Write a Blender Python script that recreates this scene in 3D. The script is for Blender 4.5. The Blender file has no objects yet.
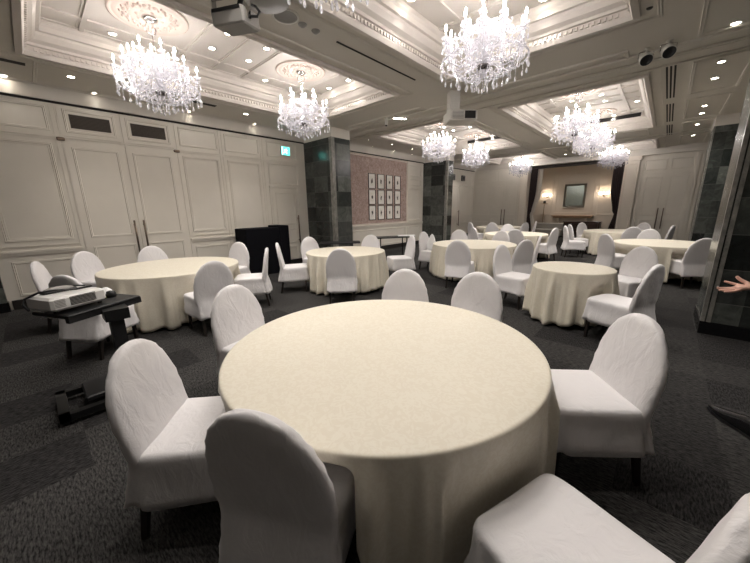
import bpy, bmesh, math, random
from mathutils import Vector, Matrix, noise
PI = math.pi
S = bpy.context.scene
COL = S.collection
# ---------------------------------------------------------------- camera
cam_d = bpy.data.cameras.new('camera'); cam = bpy.data.objects.new('camera', cam_d); COL.objects.link(cam)
cam_d.sensor_width = 36.0; cam_d.lens = 310.63 * 36.0 / 750.0; cam_d.clip_start = 0.03; cam_d.clip_end = 80
def cam_axes(yaw, pitch, roll):
    f = Vector((-math.sin(yaw) * math.cos(pitch), math.cos(yaw) * math.cos(pitch), -math.sin(pitch)))
    r = Vector((math.cos(yaw), math.sin(yaw), 0)); d = f.cross(r)
    return math.cos(roll) * r + math.sin(roll) * d, -math.sin(roll) * r + math.cos(roll) * d, f
cr, cd, cf = cam_axes(math.radians(42.607), math.radians(13.307), math.radians(0.904))
EYE = Vector((0, 0, 1.52))
cam.matrix_world = Matrix(((cr.x, -cd.x, -cf.x, EYE.x), (cr.y, -cd.y, -cf.y, EYE.y), (cr.z, -cd.z, -cf.z, EYE.z), (0, 0, 0, 1)))
S.camera = cam
# ---------------------------------------------------------------- world, exposure
w = bpy.data.worlds.new('world'); S.world = w; w.use_nodes = True
w.node_tree.nodes['Background'].inputs[0].default_value = (1.0, 0.93, 0.84, 1)
w.node_tree.nodes['Background'].inputs[1].default_value = 0.0
S.view_settings.view_transform = 'Standard'; S.view_settings.look = 'None'
S.view_settings.gamma = 1.0; S.view_settings.use_curve_mapping = False
S.view_settings.exposure = 0.62
BULB = 105.0      # chandelier flame strength
DOWN = 28.0       # downlight lens strength
SPOT = 26.0       # watts of each downlight
# ---------------------------------------------------------------- materials
MATS = {}
def mat(name, color, rough=0.6, metal=0.0, emit=0.0, spec=0.5, trans=0.0, sheen=0.0, emit_color=None, ior=1.45):
    if name in MATS: return MATS[name]
    m = bpy.data.materials.new(name); m.use_nodes = True
    b = m.node_tree.nodes['Principled BSDF']
    b.inputs['Base Color'].default_value = (*color, 1); b.inputs['Roughness'].default_value = rough
    b.inputs['Metallic'].default_value = metal; b.inputs['Specular IOR Level'].default_value = spec
    b.inputs['Transmission Weight'].default_value = trans; b.inputs['IOR'].default_value = ior
    b.inputs['Sheen Weight'].default_value = sheen
    if emit:
        b.inputs['Emission Color'].default_value = (*(emit_color or color), 1); b.inputs['Emission Strength'].default_value = emit
    MATS[name] = m; return m
def nodes(m): return m.node_tree.nodes, m.node_tree.links, m.node_tree.nodes['Principled BSDF']
def coord(m, kind='Object', scale=(1, 1, 1)):
    n, l, b = nodes(m); t = n.new('ShaderNodeTexCoord'); mp = n.new('ShaderNodeMapping'); mp.inputs['Scale'].default_value = scale
    l.new(t.outputs[kind], mp.inputs['Vector']); return mp.outputs[0]
def wcoord(m, scale=(1, 1, 1)):
    n, l, b = nodes(m); t = n.new('ShaderNodeNewGeometry'); mp = n.new('ShaderNodeMapping'); mp.inputs['Scale'].default_value = scale
    l.new(t.outputs['Position'], mp.inputs['Vector']); return mp.outputs[0]
def noise_n(m, vec, scale, detail=4, rough=.5, dist=0):
    n, l, b = nodes(m); t = n.new('ShaderNodeTexNoise'); t.inputs['Scale'].default_value = scale; t.inputs['Detail'].default_value = detail
    t.inputs['Roughness'].default_value = rough; t.inputs['Distortion'].default_value = dist; l.new(vec, t.inputs['Vector']); return t.outputs['Fac']
def ramp(m, fac, stops):
    n, l, b = nodes(m); r = n.new('ShaderNodeValToRGB'); e = r.color_ramp.elements
    while len(e) < len(stops): e.new(.5)
    for k, (p, c) in enumerate(stops): e[k].position = p; e[k].color = (*c, 1)
    l.new(fac, r.inputs[0]); return r.outputs[0]
def mathn(m, op, a, b2=None):
    n, l, b = nodes(m); t = n.new('ShaderNodeMath'); t.operation = op
    for i, v in enumerate((a, b2)):
        if v is None: continue
        if isinstance(v, (int, float)): t.inputs[i].default_value = v
        else: l.new(v, t.inputs[i])
    return t.outputs[0]
def bump(m, fac, strength, dist=0.01):
    n, l, b = nodes(m); t = n.new('ShaderNodeBump'); t.inputs['Strength'].default_value = strength; t.inputs['Distance'].default_value = dist
    l.new(fac, t.inputs['Height']); l.new(t.outputs[0], b.inputs['Normal'])
def base(m, c): n, l, b = nodes(m); l.new(c, b.inputs['Base Color'])

WALLM = mat('wall_paint', (.70, .65, .56), .5); base(WALLM, ramp(WALLM, noise_n(WALLM, wcoord(WALLM), 3, 2), [(.3, (.68, .64, .57)), (.7, (.705, .665, .595))]))
CEILM = mat('ceiling_paint', (.60, .565, .51), .65); base(CEILM, ramp(CEILM, noise_n(CEILM, wcoord(CEILM), 2, 2), [(.3, (.59, .555, .50)), (.7, (.615, .58, .525))]))
COFM = mat('coffer_paint', (.60, .555, .51), .55)
TRIMW = mat('white_trim_paint', (.70, .64, .56), .5)
DARKSLOT = mat('dark_slot', (.015, .013, .012), .8)
WHITEP = mat('white_plastic', (.62, .60, .56), .4)
GREYP = mat('grey_plastic', (.26, .25, .235), .5)
BLACKP = mat('black_plastic', (.012, .012, .013), .45)
BLACKM = mat('black_metal', (.02, .02, .021), .35, .6)
CHROME = mat('chrome', (.75, .74, .72), .12, 1.0)
BRASS = mat('antique_brass', (.30, .22, .13), .3, 1.0)
BRONZE = mat('bronze_handle', (.16, .12, .09), .35, .9)
LEGM = mat('dark_wood_leg', (.018, .013, .011), .4)
WOOD = mat('walnut_wood', (.23, .13, .07), .4); base(WOOD, ramp(WOOD, noise_n(WOOD, wcoord(WOOD, (1, 8, 20)), 2, 4), [(.3, (.26, .16, .09)), (.7, (.40, .26, .15))]))
DWOOD = mat('dark_wood', (.045, .022, .015), .35)
CURT = mat('dark_curtain', (.045, .03, .03), .9); 
SHEER = mat('sheer_curtain', (.70, .65, .58), .8)
GREYF = mat('grey_fabric', (.33, .31, .28), .9)
BULBM = mat('flame_bulb', (1, .93, .88), .4, emit=BULB, emit_color=(1.0, .94, .90))
DOWNM = mat('downlight_lens', (1, .95, .88), .4, emit=DOWN, emit_color=(1.0, .90, .76))
SCONM = mat('sconce_shade', (1, .9, .78), .4, emit=20, emit_color=(1, .86, .70))
CANDLE = mat('candle_tube', (.85, .83, .8), .4)
CRYS = mat('crystal', (.82, .81, .88), .08, spec=.8)
def crystal():
    n, l, b = nodes(CRYS); tr = n.new('ShaderNodeBsdfTranslucent'); tr.inputs[0].default_value = (.97, .97, 1, 1)
    gl = n.new('ShaderNodeBsdfGlossy'); gl.inputs['Roughness'].default_value = .12; gl.inputs[0].default_value = (.95, .95, 1, 1)
    tp = n.new('ShaderNodeBsdfTransparent')
    m1 = n.new('ShaderNodeMixShader'); m1.inputs[0].default_value = .5; l.new(b.outputs[0], m1.inputs[1]); l.new(tr.outputs[0], m1.inputs[2])
    m2 = n.new('ShaderNodeMixShader'); m2.inputs[0].default_value = .3; l.new(m1.outputs[0], m2.inputs[1]); l.new(gl.outputs[0], m2.inputs[2])
    m3 = n.new('ShaderNodeMixShader'); m3.inputs[0].default_value = .48; l.new(m2.outputs[0], m3.inputs[1]); l.new(tp.outputs[0], m3.inputs[2])
    l.new(m3.outputs[0], n['Material Output'].inputs[0])
crystal()
SKIN = mat('skin', (.72, .43, .34), .5)
SUIT = mat('black_suit', (.012, .012, .014), .8)
SHIRT = mat('white_shirt', (.75, .75, .75), .7)
SHOEM = mat('black_shoe_leather', (.01, .01, .011), .15)
HAIR = mat('black_hair', (.012, .01, .009), .5)
BLACKF = mat('black_cloth', (.006, .006, .008), .95, spec=.1)
EXITM = mat('exit_green', (.1, .75, .62), .4, emit=1.6, emit_color=(.10, .72, .60))
EXITW = mat('exit_white', (.8, 1, .95), .4, emit=2.4, emit_color=(.7, 1, .92))
MIRROR = mat('mirror_glass', (.42, .47, .42), .2, .8)
FRAMEB = mat('picture_frame_black', (.02, .016, .015), .4)
MATW = mat('picture_mount', (.80, .78, .74), .7)
PAPER = mat('picture_paper', (.80, .78, .74), .7)
def paper():
    n, l, b = nodes(PAPER); t = n.new('ShaderNodeTexCoord'); mp = n.new('ShaderNodeMapping'); mp.inputs['Scale'].default_value = (0, 7.5, 4.2); l.new(t.outputs['Object'], mp.inputs['Vector'])
    vl = n.new('ShaderNodeVectorMath'); vl.operation = 'LENGTH'; l.new(mp.outputs[0], vl.inputs[0])
    base(PAPER, ramp(PAPER, mathn(PAPER, 'ADD', vl.outputs['Value'], mathn(PAPER, 'MULTIPLY', noise_n(PAPER, wcoord(PAPER), 14, 4, .6), .9)), [(0.66, (.05, .045, .04)), (.78, (.74, .71, .66))]))
paper()
ROSEW = mat('rose_wallcovering', (.36, .26, .23), .7)
base(ROSEW, ramp(ROSEW, noise_n(ROSEW, wcoord(ROSEW), 13, 6, .75, 1.2), [(.38, (.29, .20, .175)), (.62, (.52, .405, .365))]))
MIRF = mat('silver_frame', (.20, .18, .15), .4, .7)

# carpet: half metre tiles, quarter turned, streaky pile
CARP = mat('carpet', (.05, .048, .047), .95, spec=.15)
def carpet():
    m = CARP; n, l, b = nodes(m); g = n.new('ShaderNodeNewGeometry'); sp = n.new('ShaderNodeSeparateXYZ'); l.new(g.outputs['Position'], sp.inputs[0])
    fx = mathn(m, 'FLOOR', mathn(m, 'MULTIPLY', sp.outputs[0], 2.1)); fy = mathn(m, 'FLOOR', mathn(m, 'MULTIPLY', sp.outputs[1], 2.1))
    cx = n.new('ShaderNodeCombineXYZ'); l.new(fx, cx.inputs[0]); l.new(fy, cx.inputs[1])
    wn = n.new('ShaderNodeTexWhiteNoise'); wn.noise_dimensions = '3D'; l.new(cx.outputs[0], wn.inputs['Vector'])
    a = noise_n(m, wcoord(m, (110, 26, 1)), 1, 5, .7); c = noise_n(m, wcoord(m, (26, 110, 1)), 1, 5, .7)
    par = mathn(m, 'GREATER_THAN', wn.outputs['Value'], .76)
    mx = n.new('ShaderNodeMix'); mx.data_type = 'FLOAT'; l.new(par, mx.inputs[0]); l.new(c, mx.inputs[2]); l.new(a, mx.inputs[3])
    col = ramp(m, mx.outputs[0], [(.38, (.010, .0095, .010)), (.66, (.080, .077, .074))])
    tone = ramp(m, wn.outputs['Value'], [(0, (1.12, 1.12, 1.12)), (.70, (.88, .88, .88)), (.80, (.62, .61, .63))])
    mm = n.new('ShaderNodeMix'); mm.data_type = 'RGBA'; mm.blend_type = 'MULTIPLY'; mm.inputs[0].default_value = 1; l.new(col, mm.inputs[6]); l.new(tone, mm.inputs[7])
    l.new(mm.outputs[2], b.inputs['Base Color']); bump(m, mx.outputs[0], .5, .006)
carpet()
# marble tiles of mixed greys
MARB = mat('grey_marble_tiles', (.1, .11, .105), .2, spec=.6)
def marble():
    m = MARB; n, l, b = nodes(m); g = n.new('ShaderNodeNewGeometry'); sp = n.new('ShaderNodeSeparateXYZ'); l.new(g.outputs['Position'], sp.inputs[0])
    xs = mathn(m, 'FLOOR', mathn(m, 'MULTIPLY', mathn(m, 'ADD', sp.outputs[0], .35), 1.75)); ys = mathn(m, 'FLOOR', mathn(m, 'MULTIPLY', mathn(m, 'ADD', sp.outputs[1], .1), 1.75))
    zm = mathn(m, 'MULTIPLY', sp.outputs[2], 2.55); zs = mathn(m, 'FLOOR', zm)
    cx = n.new('ShaderNodeCombineXYZ'); l.new(xs, cx.inputs[0]); l.new(ys, cx.inputs[1]); l.new(zs, cx.inputs[2])
    wn = n.new('ShaderNodeTexWhiteNoise'); l.new(cx.outputs[0], wn.inputs['Vector'])
    tone = ramp(m, wn.outputs['Value'], [(0, (.014, .016, .016)), (.35, (.036, .041, .039)), (.7, (.072, .078, .074)), (1, (.13, .14, .13))])
    v = ramp(m, noise_n(m, wcoord(m, (1, 1, 1)), 5, 8, .65, 1.2), [(.35, (.6, .62, .6)), (.6, (1.1, 1.1, 1.08)), (.75, (1.8, 1.85, 1.75))])
    mm = n.new('ShaderNodeMix'); mm.data_type = 'RGBA'; mm.blend_type = 'MULTIPLY'; mm.inputs[0].default_value = 1; l.new(tone, mm.inputs[6]); l.new(v, mm.inputs[7])
    fr = mathn(m, 'FRACT', zm); ln = mathn(m, 'GREATER_THAN', fr, .985)
    m2 = n.new('ShaderNodeMix'); m2.data_type = 'RGBA'; l.new(ln, m2.inputs[0]); l.new(mm.outputs[2], m2.inputs[6]); m2.inputs[7].default_value = (.12, .12, .115, 1)
    l.new(m2.outputs[2], b.inputs['Base Color'])
marble()
STONE = mat('pale_stone_strip', (.30, .29, .26), .3); base(STONE, ramp(STONE, noise_n(STONE, wcoord(STONE, (1, 1, .6)), 14, 6, .7), [(.35, (.12, .118, .108)), (.7, (.30, .29, .265))]))
PLINTH = mat('black_stone_plinth', (.008, .008, .009), .25)
# fabrics
COVER = mat('white_chair_cover', (.76, .74, .75), .7, sheen=.15)
bump(COVER, noise_n(COVER, coord(COVER, 'Object', (2, 2, .9)), 6, 5, .55, 1.4), .5, .013)
CLOTH = mat('ivory_damask_cloth', (.74, .665, .52), .55, sheen=.1)
def damask():
    m = CLOTH; n, l, b = nodes(m)
    f = noise_n(m, wcoord(m), 24, 3, .5, 2.2)
    base(m, ramp(m, f, [(.46, (.73, .675, .56)), (.54, (.76, .712, .60))]))
    r = n.new('ShaderNodeMapRange'); l.new(f, r.inputs[0]); r.inputs[1].default_value = .46; r.inputs[2].default_value = .54; r.inputs[3].default_value = .62; r.inputs[4].default_value = .42
    l.new(r.outputs[0], b.inputs['Roughness'])
    bump(m, noise_n(m, wcoord(m), 4.5, 3, .5, .8), .10, .02)
damask()
NAP = mat('bright_white_cloth', (.80, .80, .80), .8)

# ---------------------------------------------------------------- mesh builder
class MB:
    def __init__(s): s.v = []; s.f = []; s.sm = []
    def add(s, vs, fs, smooth=False, M=None):
        o = len(s.v); s.v += [tuple(M @ Vector(p)) if M else tuple(p) for p in vs]
        s.f += [tuple(i + o for i in f) for f in fs]; s.sm += [smooth] * len(fs); return s
    def box(s, x0, x1, y0, y1, z0, z1, M=None):
        v = [(x, y, z) for z in (z0, z1) for y in (y0, y1) for x in (x0, x1)]
        return s.add(v, [(0, 2, 3, 1), (4, 5, 7, 6), (0, 1, 5, 4), (2, 6, 7, 3), (0, 4, 6, 2), (1, 3, 7, 5)], M=M)
    def cbox(s, x0, x1, y0, y1, z0, z1, c=.01, M=None):
        # chamfered box
        v = []; f = []
        for z, e in ((z0, c), (z0 + c, 0), (z1 - c, 0), (z1, c)):
            x_0, x_1, y_0, y_1 = x0 + e, x1 - e, y0 + e, y1 - e
            v += [(x_0 + c, y_0, z), (x_1 - c, y_0, z), (x_1, y_0 + c, z), (x_1, y_1 - c, z), (x_1 - c, y_1, z), (x_0 + c, y_1, z), (x_0, y_1 - c, z), (x_0, y_0 + c, z)]
        for k in range(3):
            for i in range(8): j = (i + 1) % 8; f.append((k * 8 + i, k * 8 + j, k * 8 + 8 + j, k * 8 + 8 + i))
        f.append(tuple(range(7, -1, -1))); f.append(tuple(range(24, 32)))
        return s.add(v, f, M=M)
    def tube(s, pts, r, n=8, cap=True, smooth=True):
        pts = [Vector(p) for p in pts]; rs = r if isinstance(r, (list, tuple)) else [r] * len(pts); v = []; f = []
        up = None
        for k, p in enumerate(pts):
            d = (pts[min(k + 1, len(pts) - 1)] - pts[max(k - 1, 0)]).normalized()
            if up is None: up = Vector((0, 0, 1)) if abs(d.z) < .9 else Vector((1, 0, 0))
            a = d.cross(up)
            if a.length < 1e-4: a = d.cross(Vector((0, 1, 0)))
            a.normalize(); b = d.cross(a); up = -b if False else up
            v += [tuple(p + rs[k] * (math.cos(2 * PI * i / n) * a + math.sin(2 * PI * i / n) * b)) for i in range(n)]
        for k in range(len(pts) - 1):
            for i in range(n): j = (i + 1) % n; f.append((k * n + i, k * n + n + i, k * n + n + j, k * n + j))
        if cap: f.append(tuple(range(n))); f.append(tuple(range(len(pts) * n - 1, len(pts) * n - n - 1, -1)))
        return s.add(v, f, smooth)
    def lathe(s, prof, n=24, c=(0, 0, 0), M=None, smooth=True, cap=False):
        v = []; f = []
        for r, z in prof: v += [(c[0] + r * math.cos(2 * PI * i / n), c[1] + r * math.sin(2 * PI * i / n), c[2] + z) for i in range(n)]
        for k in range(len(prof) - 1):
            for i in range(n): j = (i + 1) % n; f.append((k * n + i, k * n + j, k * n + n + j, k * n + n + i))
        if cap and prof[0][0] > 1e-4: f.append(tuple(range(n - 1, -1, -1)))
        if cap and prof[-1][0] > 1e-4: f.append(tuple(range((len(prof) - 1) * n, len(prof) * n)))
        return s.add(v, f, smooth, M=M)
    def rectprof(s, x0, x1, y0, y1, prof):
        """closed rectangular ring; prof = (inset, z) points"""
        v = []; f = []; n = len(prof)
        for i, z in prof: v += [(x0 + i, y0 + i, z), (x1 - i, y0 + i, z), (x1 - i, y1 - i, z), (x0 + i, y1 - i, z)]
        for k in range(n - 1):
            for a in range(4): b = (a + 1) % 4; f.append((k * 4 + a, k * 4 + b, k * 4 + 4 + b, k * 4 + 4 + a))
        return s.add(v, f)
    def frame(s, o, u, w, nrm, a0, a1, b0, b1, wd=.035, h=.014):
        """raised moulding frame on a plane: origin o, axes u,w, normal nrm"""
        o, u, w, nrm = Vector(o), Vector(u), Vector(w), Vector(nrm)
        P = lambda a, b, c: tuple(o + a * u + b * w + c * nrm)
        v = []; f = []
        prof = [(0, 0), (wd * .15, h), (wd * .45, h * .6), (wd * .75, h), (wd, 0)]
        for i, c in prof: v += [P(a0 + i, b0 + i, c), P(a1 - i, b0 + i, c), P(a1 - i, b1 - i, c), P(a0 + i, b1 - i, c)]
        for k in range(len(prof) - 1):
            for a in range(4): b = (a + 1) % 4; f.append((k * 4 + a, k * 4 + b, k * 4 + 4 + b, k * 4 + 4 + a))
        return s.add(v, f)
    def build(s, name, m, parent=None, loc=None, rot=None, bevel=0):
        me = bpy.data.meshes.new(name); me.from_pydata(s.v, [], s.f); me.update()
        me.polygons.foreach_set('use_smooth', s.sm)
        bm = bmesh.new(); bm.from_mesh(me); bmesh.ops.recalc_face_normals(bm, faces=bm.faces); bm.to_mesh(me); bm.free()
        o = bpy.data.objects.new(name, me); me.materials.append(m); COL.objects.link(o)
        if parent: o.parent = parent
        if loc: o.location = loc
        if rot: o.rotation_euler = rot
        return o
def tag(o, label=None, cat=None, group=None, kind=None):
    if label: o['label'] = label
    if cat: o['category'] = cat
    if group: o['group'] = group
    if kind: o['kind'] = kind
    return o
def empty(name, loc, rz=0, label=None, cat=None, group=None):
    o = bpy.data.objects.new(name, None); COL.objects.link(o); o.location = loc; o.rotation_euler = (0, 0, rz); o.empty_display_size = .1
    return tag(o, label, cat, group)
def kids(o): return KID.get(o.name, [])
KID = {}
def reg(p):
    KID[p.name] = [c for c in p.children]
    for c in KID[p.name]: reg(c)
def dup(o, parent=None):
    c = o.copy(); COL.objects.link(c)
    if parent: c.parent = parent
    for ch in kids(o): dup(ch, c)
    return c
def struct(name, mb, m, parent=None, loc=None):
    o = mb.build(name, m, parent, loc)
    if not parent: o['kind'] = 'structure'
    return o

# ================================================================= STRUCTURE
XL, XR, YB, YE, ZC, ZK = -7.6, 1.6, -3.2, 16.0, 3.5, 3.85
CX1, CX2 = (-6.2, -3.87), (-2.8, -.57)
CY = [(.33, 4.78), (7.0, 11.38), (13.6, 15.75)]
struct('floor', MB().box(XL - .2, XR + .2, YB - .2, 18.4, -.1, 0), CARP)
# ceiling slab with coffer openings
mb = MB()
xs = [XL - .2, CX1[0], CX1[1], CX2[0], CX2[1], XR + .2]; ys = [YB - .2] + [v for p in CY for v in p] + [YE + .1]
for i in range(5):
    for j in range(len(ys) - 1):
        if i in (1, 3) and j in (1, 3, 5): continue
        mb.box(xs[i], xs[i + 1], ys[j], ys[j + 1], ZC, ZC + .05)
# mouldings on the flat ceiling
def cf(x0, x1, y0, y1, wd=.05, h=.022): mb.frame((0, 0, ZC), (1, 0, 0), (0, 1, 0), (0, 0, -1), x0, x1, y0, y1, wd, h)
for (y0, y1) in CY:
    for (x0, x1) in (CX1, CX2): cf(x0 - .24, x1 + .24, y0 - .24, y1 + .24, .04, .015)
for (y0, y1) in ((5.02, 5.98),(11.75,13.2)):
    for (x0, x1) in (CX1, CX2): cf(x0 + .1, x1 - .1, y0 + .72 if y0 < 6 else y0, y1 + .08, .06, .02)
for y in (6.32, 6.72): mb.box(XL, XR, y, y + .035, ZC - .022, ZC)
mb.box(XL, XR, 6.36, 6.40, ZC - .03, ZC)
for y in (12.95,): mb.box(XL, XR, y, y + .05, ZC - .02, ZC)
for (y0, y1) in ((6.85, 8.72), (9.1, 11.1), (11.5, 13.3), (13.6, 15.6)): cf(-.02, .62, y0, y1, .05, .02)
cf(-.02, .62, .5, 5.9, .05, .02)
for (y0, y1) in ((.42, 4.9), (6.9, 11.2)): cf(XL + .1, CX1[0] - .3, y0, y1, .05, .012)
mb.box(XL, XR, 5.98, 6.0, ZC - .03, ZC)
struct('ceiling', mb, CEILM)
# coffers
PROF = [(-.07, ZC), (-.07, ZC - .035), (-.01, ZC - .045), (0, ZC - .03), (.015, ZC + .0), (.015, ZC + .065), (.045, ZC + .07), (.05, ZC + .10), (.10, ZC + .13), (.135, ZC + .18), (.14, ZC + .21), (.175, ZC + .215), (.18, ZC + .27), (.20, ZC + .30), (.20, ZK)]
tn = 1
for ci, (y0, y1) in enumerate(CY):
    for (x0, x1) in (CX1, CX2):
        c = MB().rectprof(x0, x1, y0, y1, PROF)
        # dentil band
        for sx, xx in ((1, x0 + .015), (-1, x1 - .015)):
            k = y0 + .1
            while k < y1 - .1:
                c.box(min(xx, xx + sx * .022), max(xx, xx + sx * .022), k, k + .03, ZC + .012, ZC + .052); k += .055
        for sy, yy in ((1, y0 + .015), (-1, y1 - .015)):
            k = x0 + .1
            while k < x1 - .1:
                c.box(k, k + .03, min(yy, yy + sy * .022), max(yy, yy + sy * .022), ZC + .012, ZC + .052); k += .055
        struct('trim_%d' % tn, c, COFM); tn += 1
        p = MB().box(x0 + .1, x1 - .1, y0 + .1, y1 - .1, ZK, ZK + .04)
        cx = (x0 + x1) / 2; L = y1 - y0; ym = (y0 + y1) / 2
        for xx in (cx - .62, cx + .62): p.box(xx - .03, xx + .03, y0 + .2, y1 - .2, ZK - .02, ZK)
        for yy in ((ym - 1.65, ym - .5, ym, ym + .5, ym + 1.65) if L > 3 else (ym - .6, ym + .6)):
            p.box(x0 + .2, x1 - .2, yy - .025, yy + .025, ZK - .022, ZK)
            p.box(x0 + .2, x1 - .2, yy - .055, yy - .045, ZK - .012, ZK); 
        for s_ in (-1, 1): p.box(min(cx + s_ * .92, cx + s_ * .95), max(cx + s_ * .92, cx + s_ * .95), y0 + .2, y1 - .2, ZK - .014, ZK)
        struct('trim_%d' % tn, p, COFM); tn += 1

# left wall -------------------------------------------------------
def wallbox(name, x0, x1, y0, y1, z0=0, z1=ZC, m=WALLM): return struct(name, MB().box(x0, x1, y0, y1, z0, z1), m)
mb = MB().box(XL - .2, XL, YB, YE + .2, 0, ZC)
O, U, W_, N = (XL, 0, 0), (0, 1, 0), (0, 0, 1), (1, 0, 0)
def panel(y0, y1, up=True, low=True, mid=True):
    if mid: mb.frame(O, U, W_, N, y0 + .1, y1 - .1, 1.08, 2.64); mb.frame(O, U, W_, N, y0 + .135, y1 - .135, 1.115, 2.605, .02, .006)
    if up: mb.frame(O, U, W_, N, y0 + .08, y1 - .08, 2.83, 3.2)
    if low: mb.frame(O, U, W_, N, y0 + .1, y1 - .1, .2, .76)
bays = [(-.41, .58), (.6, 1.44), (1.44, 2.3), (2.3, 3.22), (3.22, 4.2)]
for k, (a, b) in enumerate(bays):
    if k in (1, 2): continue
    panel(a, b)
# bay with the small service door
mb.frame(O, U, W_, N, 4.33, 5.2, 2.83, 3.2); mb.frame(O, U, W_, N, 4.33, 5.2, 2.15, 2.68)
# seams between the partition bays
for y in (.59, 1.44, 2.3, 3.22, 4.2):
    mb.box(XL, XL + .012, y - .05, y - .012, .1, 3.24); mb.box(XL, XL + .012, y + .012, y + .05, .1, 3.24)
# rails
for (y0, y1) in ((-.42, .56), (2.33, 5.42), (6.2, 11.3)):
    mb.box(XL, XL + .035, y0, y1, .90, .935); mb.box(XL, XL + .022, y0, y1, .86, .90); mb.box(XL, XL + .018, y0, y1, .99, 1.005)
mb.box(XL, XL + .02, -.42, 5.42, 2.735, 2.755); mb.box(XL, XL + .014, -.42, 5.42, 2.70, 2.715)
# beyond pillar: frame round the rose panel and side panels
mb.frame(O, U, W_, N, 10.22, 11.12, 2.72, 3.14); mb.frame(O, U, W_, N, 10.22, 11.12, 2.36, 2.62); mb.frame(O, U, W_, N, 10.22, 11.12, 1.02, 2.26); mb.frame(O, U, W_, N, 10.22, 11.12, .2, .78)
mb.frame(O, U, W_, N, 7.2, 10.1, .2, .78); mb.frame(O, U, W_, N, 6.45, 7.0, 2.3, 3.15); mb.frame(O, U, W_, N, 6.45, 7.0, .2, .78); mb.frame(O, U, W_, N, 6.45, 7.0, 1.02, 2.2)
# last bay
for (a, b) in ((12.4, 13.35), (14.45, 15.9)): mb.frame(O, U, W_, N, a, b, 1.08, 2.55); mb.frame(O, U, W_, N, a, b, .2, .76)
mb.frame(O, U, W_, N, 13.4, 15.9, 2.7, 3.15)
struct('wall_left', mb, WALLM)
# shadow gap and frieze
struct('trim_%d' % tn, MB().box(XL - .01, XL + .03, YB, YE, 3.255, 3.285), DARKSLOT); tn += 1
struct('trim_%d' % tn, MB().box(XL, XL + .06, YB, YE, 3.285, ZC - .02).box(XL, XL + .09, YB, YE, ZC - .02, ZC), CEILM); tn += 1
struct('baseboard_left', MB().box(XL, XL + .03, -.42, YE, 0, .15), mat('dark_baseboard', (.02, .017, .015), .5))
BROWNW = mat('brown_wall', (.14, .125, .105), .6)
struct('wall_back', MB().box(XL - .2, XR + .2, YB - .2, YB, 0, ZC), BROWNW)
struct('wall_right', MB().box(XR, XR + .2, YB, YE, 0, ZC), BROWNW)
# rose coloured wall panel
rp = MB().box(XL, XL + .03, 7.16, 10.12, .97, 3.22); struct('trim_%d' % tn, rp, ROSEW); tn += 1
struct('trim_%d' % tn, MB().frame((XL, 0, 0), U, W_, N, 7.08, 10.2, .93, 3.25, .08, .045), TRIMW); tn += 1

def door_leaf(name, o, u, nrm, a0, a1, z1, m=WALLM, rows=((1.08, None), (.18, .92)), handle=None, thick=.02):
    """one leaf lying on a wall plane; handle = 'a'/'b' side"""
    o, u, nrm = Vector(o), Vector(u), Vector(nrm)
    d = MB(); P = lambda a, b, c: tuple(o + a * u + Vector((0, 0, b)) + c * nrm)
    v = [P(a, b, c) for b in (.02, z1) for c in (0, thick) for a in (a0 + .006, a1 - .006)]
    d.add(v, [(0, 2, 3, 1), (4, 5, 7, 6), (0, 1, 5, 4), (2, 6, 7, 3), (0, 4, 6, 2), (1, 3, 7, 5)])
    oo = o + nrm * thick
    for b0, b1 in rows: d.frame(oo, u, (0, 0, 1), nrm, a0 + .1, a1 - .1, b0, (b1 if b1 else z1 - .1), .035, .012)
    dr = struct(name, d, m)
    if handle:
        ha = a0 + .07 if handle == 'a' else a1 - .07
        h = MB(); pts = [P(ha, .66, thick), P(ha, .66, thick + .07), P(ha, 1.32, thick + .07), P(ha, 1.32, thick)]
        h.tube([pts[1] if False else P(ha, .60, thick + .07), P(ha, 1.36, thick + .07)], .016, 8)
        h.tube([P(ha, .68, thick), P(ha, .68, thick + .07)], .012, 8); h.tube([P(ha, 1.28, thick), P(ha, 1.28, thick + .07)], .012, 8)
        h.build('door_handle', BRONZE, dr)
    return dr
door_leaf('door_1', O, U, N, .61, 1.435, 2.70, handle='b'); door_leaf('door_2', O, U, N, 1.445, 2.28, 2.70, handle='a')
for i, (a, b) in enumerate(((.62, 1.43), (1.45, 2.28))):
    t = MB().box(XL, XL + .02, a, b, 2.77, 3.25); t.frame((XL + .02, 0, 0), U, W_, N, a + .07, b - .07, 2.83, 3.2)
    struct('trim_%d' % tn, t, WALLM); tn += 1
    g = MB().box(XL + .02, XL + .026, a + .14, b - .14, 2.905, 3.12)
    o = g.build('air_grille', mat('grille_brown', (.05, .04, .033), .8))
    sl = MB()
    for k in range(10): sl.box(XL + .026, XL + .03, a + .14, b - .14, 2.915 + k * .021, 2.922 + k * .021)
    sl.build('slats', mat('grille_slat', (.085, .07, .06), .7), o)
    tag(o, ('dark rectangular air grille above the left leaf of the double door', 'dark rectangular air grille above the right leaf of the double door')[i], 'air grille')
for y, lab in ((.60, 'small dark pivot at the top left corner of the double door'), (2.30, 'small dark pivot at the top right corner of the double door')):
    o = MB().cbox(XL + .0, XL + .06, y - .05, y + .05, 2.69, 2.74, .008).build('door_pivot', BRONZE); tag(o, lab, 'hinge')
door_leaf('door_3', O, U, N, 4.36, 5.14, 2.06, rows=((1.12, None), (.62, 1.0), (.15, .52)), handle='b', thick=.025)
struct('trim_%d' % tn, MB().box(XL, XL + .05, 4.3, 5.2, 2.07, 2.12).box(XL, XL + .03, 4.31, 4.355, 0, 2.07).box(XL, XL + .03, 5.145, 5.19, 0, 2.07), WALLM); tn += 1
door_leaf('door_4', O, U, N, 13.45, 14.4, 2.6, handle='b')
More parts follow.
